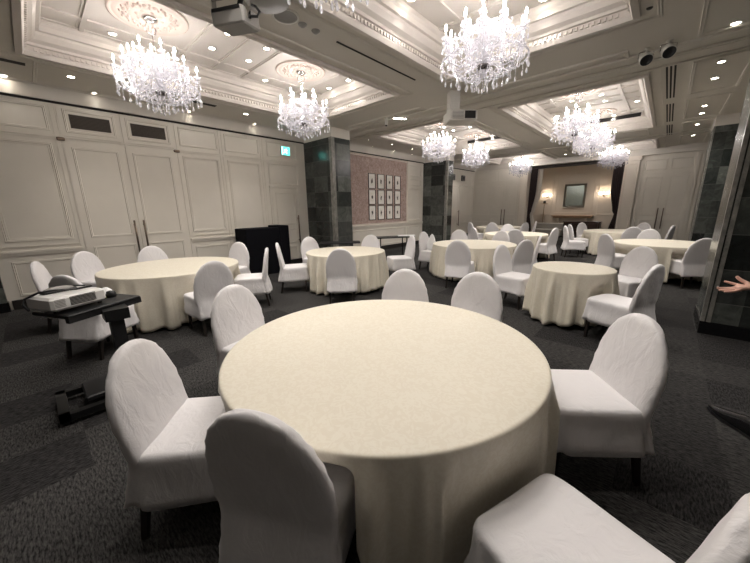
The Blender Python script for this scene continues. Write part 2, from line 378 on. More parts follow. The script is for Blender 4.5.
# small black wall speakers above last bay
for k, (y, lab) in enumerate(((13.75, 'small black square wall vent left of its twin above the far door'), (14.75, 'small black square wall vent right of its twin above the far door'))):
    o = MB().cbox(XL, XL + .05, y - .17, y + .17, 2.74, 3.0, .01).build('wall_vent', BLACKP); tag(o, lab, 'vent', None)
    MB().frame((XL + .05, 0, 0), U, W_, N, y - .14, y + .14, 2.77, 2.97, .02, .01).build('rim', GREYP, o)

# end wall --------------------------------------------------------
XO0, XO1 = -4.95, -1.38      # opening of the alcove
mb = MB().box(XL - .2, XO0 - .25, YE, YE + .2, 0, ZC)
O2, U2, N2 = (0, YE, 0), (1, 0, 0), (0, -1, 0)
for (a, b) in ((-7.55, -6.72),): mb.frame(O2, U2, W_, N2, a + .04, b, 1.08, 2.55); mb.frame(O2, U2, W_, N2, a + .04, b, .2, .76)
mb.frame(O2, U2, W_, N2, -7.5, -6.4, 2.72, 3.15); mb.frame(O2, U2, W_, N2, -6.3, -5.3, 2.72, 3.15)
mb.box(-7.6, XO0 - .25, YE - .02, YE, 2.62, 2.66); 
struct('wall_end', mb, WALLM)
door_leaf('door_5', O2, U2, N2, -6.68, -5.965, 2.58, handle='b'); door_leaf('door_6', O2, U2, N2, -5.955, -5.3, 2.58, handle='a')
# pale columns at the alcove opening
for i, (a, b) in enumerate(((-5.25, -4.93), (-1.42, -.98))):
    c = MB().box(a, b, YE - .12, YE + .25, 0, 3.27); c.box(a - .04, b + .04, YE - .16, YE + .25, 3.12, 3.27); c.box(a - .03, b + .03, YE - .15, YE + .25, 0, .25)
    c.frame((0, YE - .12, 0), U2, W_, N2, a + .05, b - .05, .35, 3.0, .03, .01)
    struct('trim_%d' % tn, c, TRIMW); tn += 1
struct('trim_%d' % tn, MB().box(XL, XR, YE - .12, YE + .2, 3.27, ZC).box(XL, XR, YE - .16, YE - .12, 3.40, ZC), CEILM); tn += 1
mb = MB().box(-.98, XR + .2, YE, YE + .2, 0, ZC); mb.frame(O2, U2, W_, N2, -.82, -.2, 2.72, 3.10); mb.frame(O2, U2, W_, N2, -.1, .5, 2.72, 3.10)
mb.box(-.95, -.86, YE - .05, YE, 0, 3.2); mb.box(.54, .62, YE - .07, YE, 0, 3.2); mb.box(.66, .72, YE - .1, YE, 0, 3.2); mb.box(-.95, .72, YE - .04, YE, 2.6, 2.67)
struct('wall_end_right', mb, WALLM)
door_leaf('door_7', O2, U2, N2, -.84, -.16, 2.58, handle='b', thick=.03); door_leaf('door_8', O2, U2, N2, -.15, .53, 2.58, handle='a', thick=.03)
# alcove
ALW = mat('alcove_paint', (.62, .54, .45), .6)
struct('wall_alcove', MB().box(-6.2, -.2, 18.2, 18.4, 0, 3.6).box(-6.2, -6.0, YE + .2, 18.2, 0, 3.6).box(-.4, -.2, YE + .2, 18.2, 0, 3.6), ALW)
struct('ceiling_alcove', MB().box(-6.2, -.2, YE + .2, 18.4, 3.55, 3.6), CEILM)
mb = MB(); mb.frame((0, 18.2, 0), U2, W_, N2, -5.4, -4.35, 1.05, 3.0); mb.frame((0, 18.2, 0), U2, W_, N2, -4.2, -2.6, 1.12, 3.0); mb.frame((0, 18.2, 0), U2, W_, N2, -2.45, -1.2, 1.05, 3.0)
struct('trim_%d' % tn, mb, ALW); tn += 1
# dark pelmet rail
struct('trim_%d' % tn, MB().box(XO0, XO1, YE + .22, YE + .34, 3.16, 3.30), mat('pelmet_dark', (.05, .042, .038), .8)); tn += 1

# pillars ---------------------------------------------------------
def pillar(name, x0, x1, y0, y1, z1, strips, label):
    p = empty(name, ((x0 + x1) / 2, (y0 + y1) / 2, 0)); p['kind'] = 'structure'
    L = lambda b: (b[0] - p.location.x, b[1] - p.location.x, b[2] - p.location.y, b[3] - p.location.y, b[4], b[5])
    MB().box(*L((x0, x1, y0, y1, .15, z1))).build('marble_cladding', MARB, p)
    MB().box(*L((x0 - .012, x1 + .012, y0 - .012, y1 + .012, 0, .15))).build('plinth', PLINTH, p)
    s = MB()
    for b in strips: s.box(*L(b))
    s.build('corner_strip', STONE, p)
    MB().box(*L((x0, x1 + .004, y0 - .004, y1 + .004, z1, ZC))).build('capital', CEILM, p)
    p['label'] = label; return p
pillar('pillar', XL + .005, -6.42, 5.45, 6.08, 3.27, [(-6.51, -6.408, 5.438, 5.54, .15, 3.27)], 'grey marble pillar standing against the left wall between the small door and the rose panel')
pillar('pillar', XL + .005, -6.48, 11.3, 11.75, 3.27, [(-6.56, -6.468, 11.288, 11.38, .15, 3.27)], 'grey marble pillar between the framed pictures and the far left doors')
pillar('pillar', .50, XR - .002, 5.2, 6.0, 3.5 - .001, [(.490, .525, 5.190, 5.25, .15, 3.499), (.54, .575, 5.190, 5.21, .15, 3.499)], 'dark marble pillar at the right edge, behind the outstretched hand')
pillar('pillar', .56, XR - .002, 11.3, 12.1, 3.27, [(.55, .58, 11.29, 11.33, .15, 3.27)], 'dark marble pillar beside the closed double doors on the right')
pillar('pillar', XL + .005, -7.48, -1.6, -.46, 3.27, [], 'dark marble pillar at the far left edge, left of the wall panelling')

# ================================================================= LIGHT FITTINGS
def make_chandelier():
    r = random.Random(4)
    t = empty('chandelier', (0, 0, 0))
    MB().lathe([(.0, 0), (.085, 0), (.09, -.012), (.06, -.03), (.02, -.05), (0, -.052)], 20).build('ceiling_cap', CHROME, t)
    h = MB()
    for k in range(3):
        a = k * 2 * PI / 3; h.tube([(.03 * math.cos(a), .03 * math.sin(a), -.04), (.07 * math.cos(a), .07 * math.sin(a), -.10), (.055 * math.cos(a), .055 * math.sin(a), -.15), (0, 0, -.18)], .006, 5)
    h.build('hook_basket', CHROME, t)
    MB().tube([(0, 0, -.15), (0, 0, -.42)], .006, 6).build('suspension_rod', CHROME, t)
    st = MB().lathe([(.0, -.40), (.03, -.41), (.05, -.43), (.02, -.46), (.016, -.52), (.04, -.55), (.045, -.58), (.018, -.61), (.018, -.68), (.05, -.72), (.055, -.75), (.02, -.79), (.02, -.84), (.04, -.87), (.03, -.92), (0, -.96)], 12)
    st.build('glass_stem', CRYS, t)
    MB().lathe([(.02, -.80), (.06, -.815), (.07, -.83), (.05, -.86), (.02, -.875), (0, -.88)], 16).build('metal_bowl', mat('dark_silver', (.18, .17, .17), .25, 1.0), t)
    MB().lathe([(.012, -.50), (.10, -.475), (.14, -.455), (.142, -.46), (.10, -.485), (.012, -.51)], 18).build('crown_dish', CRYS, t)
    MB().lathe([(.012, -.66), (.13, -.635), (.18, -.61), (.182, -.616), (.13, -.645), (.012, -.67)], 18).build('middle_dish', CRYS, t)
    def arm(R, z0, zc, ang, name='arm'):
        c, s = math.cos(ang), math.sin(ang)
        pts = [(.02, z0), (R * .3, z0 - .05), (R * .6, z0 - .085), (R * .88, z0 - .05), (R, zc - .05), (R, zc)]
        a = MB().tube([(x * c, x * s, z) for x, z in pts], [.010, .009, .009, .009, .008, .007], 6)
        a.lathe([(.006, -.01), (.035, .0), (.045, .012), (.043, .016), (.01, .006), (0, .006)], 10, (R * c, R * s, zc))
        o = a.build(name, CRYS, t)
        MB().lathe([(.0, 0), (.011, .005), (.011, .07), (0, .072)], 8, (R * c, R * s, zc)).build('candle', CANDLE, o)
        MB().lathe([(0, .072), (.009, .082), (.0125, .097), (.009, .115), (.003, .134), (0, .138)], 6, (R * c, R * s, zc)).build('flame_bulb', BULBM, o)
    n1, n2 = 12, 6
    A1 = [2 * PI * (k + .3) / n1 for k in range(n1)]; A2 = [2 * PI * (k + .05) / n2 for k in range(n2)]
    ring = []
    for k, a in enumerate(A1):
        zc = -.60 + (.045 if k % 2 else 0); R = .44 if k % 2 == 0 else .36
        arm(R, -.76, zc, a); ring.append((R, zc, a))
    for a in A2: arm(.22, -.60, -.42, a)
    # pendants : long drops, each its own part
    def drop(x, y, z, L, name='pendant'):
        d = MB().tube([(x, y, z), (x, y, z - L * .55)], .0018, 4)
        for q in range(3): d.lathe([(0, .009), (.008, 0), (0, -.009)], 4, (x, y, z - L * (.12 + .16 * q)), smooth=False)
        d.lathe([(0, 0), (.006, -.015), (.0135, -.04), (.009, -.058), (0, -.066)], 6, (x, y, z - L * .52), smooth=False)
        d.build(name, CRYS, t)
    for R, zc, a in ring:
        for s_ in (-.07, .07): drop((R + .02) * math.cos(a + s_), (R + .02) * math.sin(a + s_), zc, .13)
    for k in range(24):
        a = 2 * PI * k / 24; drop(.45 * math.cos(a + .1), .45 * math.sin(a + .1), -.77, .155 + .03 * (k % 2))
    for k in range(16):
        a = 2 * PI * k / 16; drop(.28 * math.cos(a), .28 * math.sin(a), -.86, .14)
    for k in range(8):
        a = 2 * PI * k / 8; drop(.12 * math.cos(a), .12 * math.sin(a), -.92, .14)
    drop(0, 0, -.95, .17)
    # garlands of beads
    g = MB()
    def bead(x, y, z, s): g.add([(x + s, y, z), (x - s, y, z), (x, y + s, z), (x, y - s, z), (x, y, z + s * 1.3), (x, y, z - s * 1.3)],
                              [(0, 2, 4), (2, 1, 4), (1, 3, 4), (3, 0, 4), (2, 0, 5), (1, 2, 5), (3, 1, 5), (0, 3, 5)])
    def strand(r0, z0, a0, r1, z1, a1, sag, n, s=.008):
        for k in range(n + 1):
            u = k / n; rr = r0 + (r1 - r0) * u; aa = a0 + (a1 - a0) * u; z = z0 + (z1 - z0) * u - sag * 4 * u * (1 - u)
            bead(rr * math.cos(aa), rr * math.sin(aa), z, s * (.8 + .5 * r.random()))
    for k in range(n1):
        R, zc, a = ring[k]; R2, zc2, a2 = ring[(k + 1) % n1]
        if a2 < a: a2 += 2 * PI
        strand(R, zc, a, R2, zc2, a2, .10, 14); strand(R, zc - .03, a, R2, zc2 - .03, a2, .16, 15)
        strand(.14, -.46, a, R, zc + .01, a, .05, 18); strand(.17, -.62, a + .1, R * .98, zc - .02, a + .02, .07, 16)
        strand(R, zc - .02, a, .30, -.86, a + .26, .02, 14); strand(R, zc - .02, a, .30, -.86, a - .26, .02, 14)
        strand(.30, -.86, a + .26, .1, -.93, a + .26, .03, 9)
    for k in range(n2): 
        strand(.05, -.40, A2[k], .22, -.42, A2[k], .04, 9); strand(.22, -.42, A2[k], .22, -.42, A2[k] + 2 * PI / n2, .09, 12)
        strand(.22, -.42, A2[k], .44, -.62, A2[k] + .2, .06, 12)
    for k in range(40):
        a = 2 * PI * k / 40; strand(.445, -.78, a, .445, -.78, a + .157, .012, 3, .009); strand(.30, -.87, a, .30, -.87, a + .157, .01, 2, .009)
    for k in range(170):
        a = r.random() * 2 * PI; u = r.random(); z = -.50 - .40 * u; R = .13 + .32 * r.random() ** .6 * (1 - abs(u - .45) * .7)
        bead(R * math.cos(a), R * math.sin(a), z, .010 + .006 * r.random())
        g.lathe([(0, 0), (.009, -.02), (0, -.04)], 4, (R * math.cos(a), R * math.sin(a), z - .01), smooth=False)
    for a in (0,): g.lathe([(.445, -.772), (.452, -.776), (.445, -.78)], 30); g.lathe([(.295, -.862), (.302, -.866), (.295, -.87)], 24)
    o = g.build('crystal_garlands', CRYS, t); o['kind'] = 'stuff'
    return t
ch0 = make_chandelier(); reg(ch0)
CH = [(-5.03, 1.45, 'crystal chandelier nearest the left wall, hanging beside the ceiling projector'),
      (-5.03, 3.65, 'crystal chandelier in front of the left marble pillar, above the glowing green sign'),
      (-1.70, 3.65, 'largest looking crystal chandelier, at the top centre of the photo'),
      (-1.70, 1.45, 'nearest crystal chandelier, only its lowest drops showing at the top edge'),
      (-5.03, 8.23, 'crystal chandelier in front of the farther left pillar, left of a similar one'),
      (-5.03, 10.6, 'crystal chandelier above the far left door with two black vents'),
      (-5.03, 15.1, 'small distant crystal chandelier left of the curtained alcove'),
      (-1.70, 8.3, 'crystal chandelier in the second coffer on the right, overlapping the one behind it'),
      (-1.70, 10.55, 'crystal chandelier partly hidden behind the bigger one right of centre'),
      (-1.70, 14.8, 'small distant crystal chandelier above the alcove\'s right curtain')]
for i, (x, y, lab) in enumerate(CH):
    o = ch0 if i == 0 else dup(ch0)
    o.location = (x, y, ZK - .015); o.rotation_euler = (0, 0, .37 * i); tag(o, lab, 'chandelier', 'crystal chandeliers in the ceiling coffers')
# ceiling roses
def make_rose():
    r = MB().lathe([(.42, 0), (.42, -.012), (.40, -.02), (.38, -.012), (.36, -.008), (.335, -.022), (.315, -.008), (.20, -.008), (.185, -.022), (.165, -.008), (.10, -.012), (.06, -.02), (0, -.02)], 48)
    for k in range(16):
        a = 2 * PI * k / 16
        for rr, s in ((.255, .028), (.29, .016), (.225, .016)):
            x, y = rr * math.cos(a + (.19 if s < .02 else 0)), rr * math.sin(a + (.19 if s < .02 else 0)); r.lathe([(s, -.008), (s * .8, -.022), (s * .3, -.03), (0, -.031)], 8, (x, y, 0))
    for k in range(8):
        a = 2 * PI * k / 8; r.lathe([(.024, -.008), (.018, -.022), (0, -.03)], 8, (.13 * math.cos(a), .13 * math.sin(a), 0))
    return r.build('ceiling_rose', mat('plaster_rose', (.62, .52, .46), .6))
rs0 = make_rose()
RL = ['beside the ceiling projector', 'above the chandelier by the left pillar', 'above the largest looking chandelier', 'above the chandelier cut off by the top edge', 'in the coffer above the framed pictures', 'in the coffer above the far left door', 'left of the curtained alcove', 'in the second coffer on the right, front half', 'in the second coffer on the right, rear half', 'in the small coffer before the alcove']
for i, (x, y, lab) in enumerate(CH):
    o = rs0 if i == 0 else rs0.copy()
    if i: COL.objects.link(o)
    o.location = (x, y, ZK); tag(o, 'round moulded plaster ceiling rose ' + RL[i], 'ceiling rose', 'plaster ceiling roses above the chandeliers')
# downlights
def make_down(R=.036):
    t = empty('downlight', (0, 0, 0))
    MB().lathe([(R + .004, 0), (R + .018, 0), (R + .018, -.006), (R + .004, -.008)], 20).build('rim', WHITEP, t)
    MB().lathe([(0, -.003), (R + .004, -.003), (R + .004, -.0045), (0, -.0045)], 16).build('lamp_lens', DOWNM, t)
    ld = bpy.data.lights.new('lamp_light', 'SPOT'); ld.energy = SPOT; ld.spot_size = math.radians(112); ld.spot_blend = .7; ld.shadow_soft_size = .03; ld.color = (1, .945, .88)
    lo = bpy.data.objects.new('lamp_light', ld); COL.objects.link(lo); lo.parent = t; lo.location = (0, 0, -.04)
    return t
dl0 = make_down(); reg(dl0); dlc = [0]
WEAK = {}
for e_ in (1.5, 11, 9, 16, 30, 60):
    WEAK[e_] = [c for c in dl0.children if c.type == 'LIGHT'][0].data.copy(); WEAK[e_].energy = 85 if e_ == 30 else e_; WEAK[e_].spot_size = math.radians(46 if e_ == 30 else 75)
def down(x, y, z, lab, group, weak=None):
    o = dup(dl0); dlc[0] += 1
    if weak:
        for c in o.children:
            if c.type == 'LIGHT': c.data = WEAK[weak]
    o.location = (x, y, z); tag(o, lab, 'downlight', group)
    if 'tiny' in lab: o.scale = (.5, .5, 1)
nm = ['first', 'second', 'third', 'fourth', 'fifth', 'sixth', 'seventh', 'eighth', 'ninth', 'tenth']
G1 = 'downlights along the flat ceiling by the left wall'
for x, ysl, w_ in ((-7.47, (.13, 1.14, 2.6, 4.0), 'close to the left wall'), (-6.85, (.81, 3.5), 'beside the big left coffer')):
    for k, y in enumerate(ysl): down(x, y, ZC, 'recessed downlight in the flat ceiling %s, %s from the left edge' % (w_, nm[k]), G1, weak=1.5 if x < -7 else 16)
G2 = 'small downlights in the ceiling above the framed pictures'
for x, ysl, w_ in ((-6.8, (6.07, 7.2, 8.3, 9.4, 10.4), 'inner'), (-7.45, (7.0, 8.1, 9.2, 10.3), 'outer')):
    for k, y in enumerate(ysl): down(x, y, ZC, 'tiny downlight in the %s row above the framed pictures, %s from the near pillar' % (w_, nm[k]), G2, weak=1.5 if x < -7 else 9)
G3 = 'downlights in the ceiling panels on the right'
for k, y in enumerate((5.81, 7.15, 7.97, 9.97, 10.72, 12.1, 13.9)): down(.28, y, ZC, 'recessed downlight in the right ceiling panels, %s from the top right corner of the photo' % nm[k], G3)
for k, (x, y, e_) in enumerate(((.28, -.6, 11), (-1.7, -1.5, 11), (-3.4, -1.5, 11), (.70, 4.0, 30))): down(x, y, ZC, ('added fill downlight in the unseen ceiling behind the camera, rightmost', 'added fill downlight in the unseen ceiling behind the camera, middle one', 'added fill downlight in the unseen ceiling behind the camera, leftmost', 'recessed downlight above the person in black')[k], 'downlights outside the view', weak=e_)  # behind-camera ones are fill lamps added to brighten the near chair and cloth
for k, x in enumerate((-4.3, -2.5)): down(x, 17.3, 3.549, ('added fill downlight in the alcove ceiling, left one', 'added fill downlight in the alcove ceiling, right one')[k], 'fill downlights added in the alcove', weak=60)  # lamps added only to lift the brightness of the alcove
CO = [(CX1, CY[0], 'near left coffer', 0), (CX2, CY[0], 'big coffer at the top centre', 1), (CX1, CY[1], 'coffer above the framed pictures', 2), (CX2, CY[1], 'second coffer on the right', 3)]
for (cxr, cyr, nmn, q) in CO:
    cx = sum(cxr) / 2 if q % 2 == 1 else -5.0; ym = sum(cyr) / 2
    for dx, dy, pos in ((-.28, -1.93, 'near end, left of centre'), (.28, -1.93, 'near end, right of centre'), (-.28, -.28, 'middle, nearer left one'), (.28, -.28, 'middle, nearer right one'), (-.28, .28, 'middle, farther left one'), (.28, .28, 'middle, farther right one'),
                        (-.28, 1.93, 'far end, left of centre'), (.28, 1.93, 'far end, right of centre'), (-.82, -1.35, 'left edge, nearer one'), (-.82, .86, 'left edge, farther one'), (.82, -1.35, 'right edge, nearer one'), (.82, .86, 'right edge, farther one')):
        down(cx + dx, ym + dy, ZK - .001, 'small downlight inside the %s, %s' % (nmn, pos), 'downlights inside the %s' % nmn)
for k, (x, y) in enumerate(((-3.35, 13.0), (-6.8, 13.6), (-3.3, 15.0))): down(x, y, ZC, ('downlight between the far coffers, left of the curtained alcove', 'downlight over the far left door', 'downlight just before the alcove opening')[k], 'far downlights')

for c in list(dl0.children): bpy.data.objects.remove(c)
bpy.data.objects.remove(dl0)
# ceiling fittings
o = empty('ceiling_speaker', (-3.25, 2.21, ZC), label='round grey ceiling speaker between the near coffers', cat='speaker')
MB().lathe([(0, -.006), (.10, -.006), (.12, -.008), (.125, -.004), (.125, 0)], 28).build('grille', GREYP, o)
MB().lathe([(.12, 0), (.14, 0), (.14, -.008), (.12, -.01)], 28).build('rim', WHITEP, o)
for y, lab in ((2.42, 'small white smoke detector nearer the round ceiling speaker'), (2.60, 'small white smoke detector farther from the round ceiling speaker')):
    o = MB().lathe([(0, -.03), (.02, -.03), (.03, -.018), (.045, -.012), (.05, 0)], 18).build('smoke_detector', GREYP, loc=(-3.25, y, ZC)); tag(o, lab, 'smoke detector')
o = MB().lathe([(0, -.012), (.02, -.012), (.03, 0)], 12).build('sprinkler', BLACKP, loc=(-.43, 4.75, ZC)); tag(o, 'tiny dark sprinkler in the flat ceiling near the top right', 'sprinkler')
o = MB().box(-.012, .012, -.82, .82, -.008, .0).build('curtain_track', DARKSLOT, loc=(-3.255, 3.74, ZC)); tag(o, 'thin dark slot running along the ceiling between the near coffers', 'ceiling track')
# triple slot diffusers
for k, (y0, y1) in enumerate(((6.72, 8.75), (9.25, 11.15), (11.6, 13.2))):
    t = empty('slot_diffuser', (-.25, (y0 + y1) / 2, ZC), label='long triple-slot air diffuser in the right ceiling, %s of three going away' % nm[k], cat='air diffuser', group='slot diffusers in the right ceiling')
    L = (y1 - y0) / 2
    MB().box(-.085, .085, -L - .03, L + .03, -.006, 0).build('frame', CEILM, t)
    for dx in (-.047, 0, .047): MB().box(dx - .012, dx + .012, -L, L, -.009, -.0061).build('slot', DARKSLOT, t)
for k, (x, y, lab) in enumerate(((-6.72, .12, 'black rectangular ceiling vent at the top left edge'), (-6.75, 2.62, 'dark ceiling vent behind the nearest left chandelier'))):
    t = empty('ceiling_vent', (x, y, ZC), label=lab, cat='vent'); MB().box(-.085, .085, -.26, .26, -.008, 0).build('frame', CEILM, t); MB().box(-.055, .055, -.23, .23, -.012, -.008).build('opening', DARKSLOT, t)
o = MB().box(-.7, .85, -.02, 0, -.045, .045).build('cornice_vent', DARKSLOT, loc=((CX2[0] + CX2[1]) / 2, CY[1][1] - .205, ZK - .075)); tag(o, 'long black air slot in the far side of the second coffer on the right', 'vent')
o = MB().box(-.6, .75, -.02, 0, -.045, .045).build('cornice_vent', DARKSLOT, loc=(-5.03, CY[1][1] - .205, ZK - .075)); tag(o, 'long black air slot in the far side of the coffer above the pictures', 'vent')
# LED batten, round camera
t = empty('strip_light', (-4.72, 6.04, ZC), math.radians(60), 'short bright strip light on the ceiling between two left coffers', 'ceiling light')
MB().cbox(-.16, .16, -.035, .035, -.03, 0, .006).build('housing', WHITEP, t); MB().box(-.15, .15, -.025, .025, -.034, -.0301).build('diffuser', mat('strip_diffuser', (1, .95, .88), .4, emit=25, emit_color=(1, .93, .82)), t)
t = empty('ceiling_camera', (-4.95, 5.84, ZC), label='small white cylinder camera hanging below the ceiling near the strip light', cat='camera')
MB().lathe([(.05, 0), (.05, -.03), (.035, -.04), (.035, -.16), (0, -.16)], 16).build('body', WHITEP, t); MB().lathe([(.028, -.16), (.022, -.18), (0, -.185)], 12).build('lens_dome', BLACKP, t)

def ceiling_projector(loc, rz, lab, near):
    t = empty('ceiling_projector', loc, rz, lab, 'projector')
    if near:
        M = Matrix.Translation((-.02, -.12, 0)) @ Matrix.Rotation(math.radians(8), 4, 'X')
        MB().cbox(-.16, .16, -.13, .13, -.37, -.24, .012, M=M).build('body', GREYP, t)
        MB().box(-.14, .14, -.136, -.1299, -.27, -.245, M=M).build('lens', BLACKP, t)
        MB().lathe([(0, 0), (.25, 0), (.25, -.035), (.08, -.06), (0, -.06)], 28, (.14, .14, 0), cap=True).build('mounting_plate', GREYP, t)
        MB().tube([(.02, 0, -.03), (.0, -.06, -.24)], .025, 10).build('drop_pole', BLACKM, t)
        y = MB()
        for s_ in (-1, 1): y.box(s_ * .172 - .02 - .006, s_ * .172 - .02 + .006, -.17, -.11, -.34, -.14)
        y.box(-.195, .155, -.16, -.12, -.15, -.135); y.build('bracket', CHROME, t)
        MB().tube([(.15, -.1, -.30), (.20, -.08, -.30), (.21, -.05, -.25), (.17, -.04, -.20), (.12, -.02, -.17)], .012, 8).build('cable', BLACKP, t)
    else:
        MB().cbox(-.25, .25, -.20, .20, -.50, -.32, .02).build('body', WHITEP, t)
        v = MB()
        for k in range(6): v.box(-.2, .0, -.2035, -.1995, -.475 + k * .022, -.466 + k * .022)
        v.build('vent_slats', GREYP, t)
        MB().box(.02, .21, -.208, -.1995, -.47, -.35).build('lens', BLACKP, t)
        MB().box(-.22, -.04, -.09, .09, -.34, 0).build('drop_column', WHITEP, t)
        MB().box(-.2, .2, -.1, .1, -.33, -.31).build('bracket', WHITEP, t)
    return t
ceiling_projector((-3.16, 1.68, ZC), math.radians(28), 'grey projector hanging from the ceiling left of the round ceiling speaker', True)
ceiling_projector((-3.0, 5.60, ZC), math.radians(47), 'pale projector on a thick drop column below the big central chandelier', False)
def spot(loc, rz, lab):
    t = empty('ceiling_spotlight', loc, rz, lab, 'spotlight', 'round spotlights on the right ceiling beam')
    MB().tube([(0, 0, 0), (0, 0, -.05)], .012, 8).lathe([(0, 0), (.035, 0), (.035, -.012), (0, -.015)], 14).build('stem', WHITEP, t)
    M = Matrix.Translation((0, 0, -.11)) @ Matrix.Rotation(math.radians(130), 4, 'X')
    MB().lathe([(0, -.07), (.045, -.065), (.068, -.03), (.075, .06), (.066, .065)], 22, M=M).build('can', WHITEP, t)
    MB().lathe([(.066, .064), (.05, .05), (.03, .04), (0, .04)], 22, M=M).build('baffle', BLACKP, t)
    MB().tube([(-.078, 0, -.11), (-.078, 0, -.04), (0, 0, -.03), (.078, 0, -.04), (.078, 0, -.11)], .007, 6).build('yoke', CHROME, t)
spot((-.49, 5.88, ZC), math.radians(20), 'white round ceiling spotlight with a black front, left one of the pair')
spot((-.27, 5.80, ZC), math.radians(20), 'white round ceiling spotlight with a black front, right one of the pair')
# green exit sign (running figure)
t = empty('exit_sign', (XL + .02, 4.84, 3.0), label='small glowing green emergency exit sign high above the small door', cat='exit sign')
MB().box(0, .035, -.13, .13, -.11, .11).build('housing', WHITEP, t); MB().box(.035, .038, -.12, .12, -.10, .10).build('green_panel', EXITM, t)
fg = MB().lathe([(0, .013), (.013, 0), (0, -.013)], 8, (.040, .02, .05))
for pts in (((.04, .015, .035), (.04, -.01, -.01)), ((.04, -.01, -.01), (.04, .03, -.03), (.04, .03, -.07)), ((.04, -.01, -.01), (.04, -.035, -.04), (.04, -.07, -.05)), ((.04, .012, .03), (.04, .05, .01)), ((.04, .012, .03), (.04, -.03, .025), (.04, -.045, 0))): fg.tube(pts, .008, 6)
fg.box(.038, .040, -.105, -.085, -.09, .09); fg.build('running_figure', EXITW, t)

# ================================================================= WALL PICTURES
def make_picture():
    t = empty('framed_picture', (0, 0, 0))
    f = MB(); a, b = .175, .25
    f.frame((0, 0, 0), (0, 1, 0), (0, 0, 1), (1, 0, 0), -a, a, -b, b, .022, .022); f.build('frame', FRAMEB, t)
    MB().box(0, .008, -a + .01, a - .01, -b + .01, b - .01).build('mount', MATW, t)
    MB().box(.008, .010, -.085, .085, -.15, .15).build('print', PAPER, t)
    return t
pc = make_picture(); reg(pc); first = True
for r_, z in enumerate((2.42, 1.89, 1.36)):
    for c_, y in enumerate((8.14, 8.61, 9.08, 9.55)):
        o = pc if first else dup(pc); first = False; o.location = (XL + .031, y, z)
        tag(o, 'small black-framed picture in a pale mount, %s row, %s from the left' % (('top', 'middle', 'bottom')[r_], nm[c_]), 'picture', 'framed pictures on the rose wall panel')

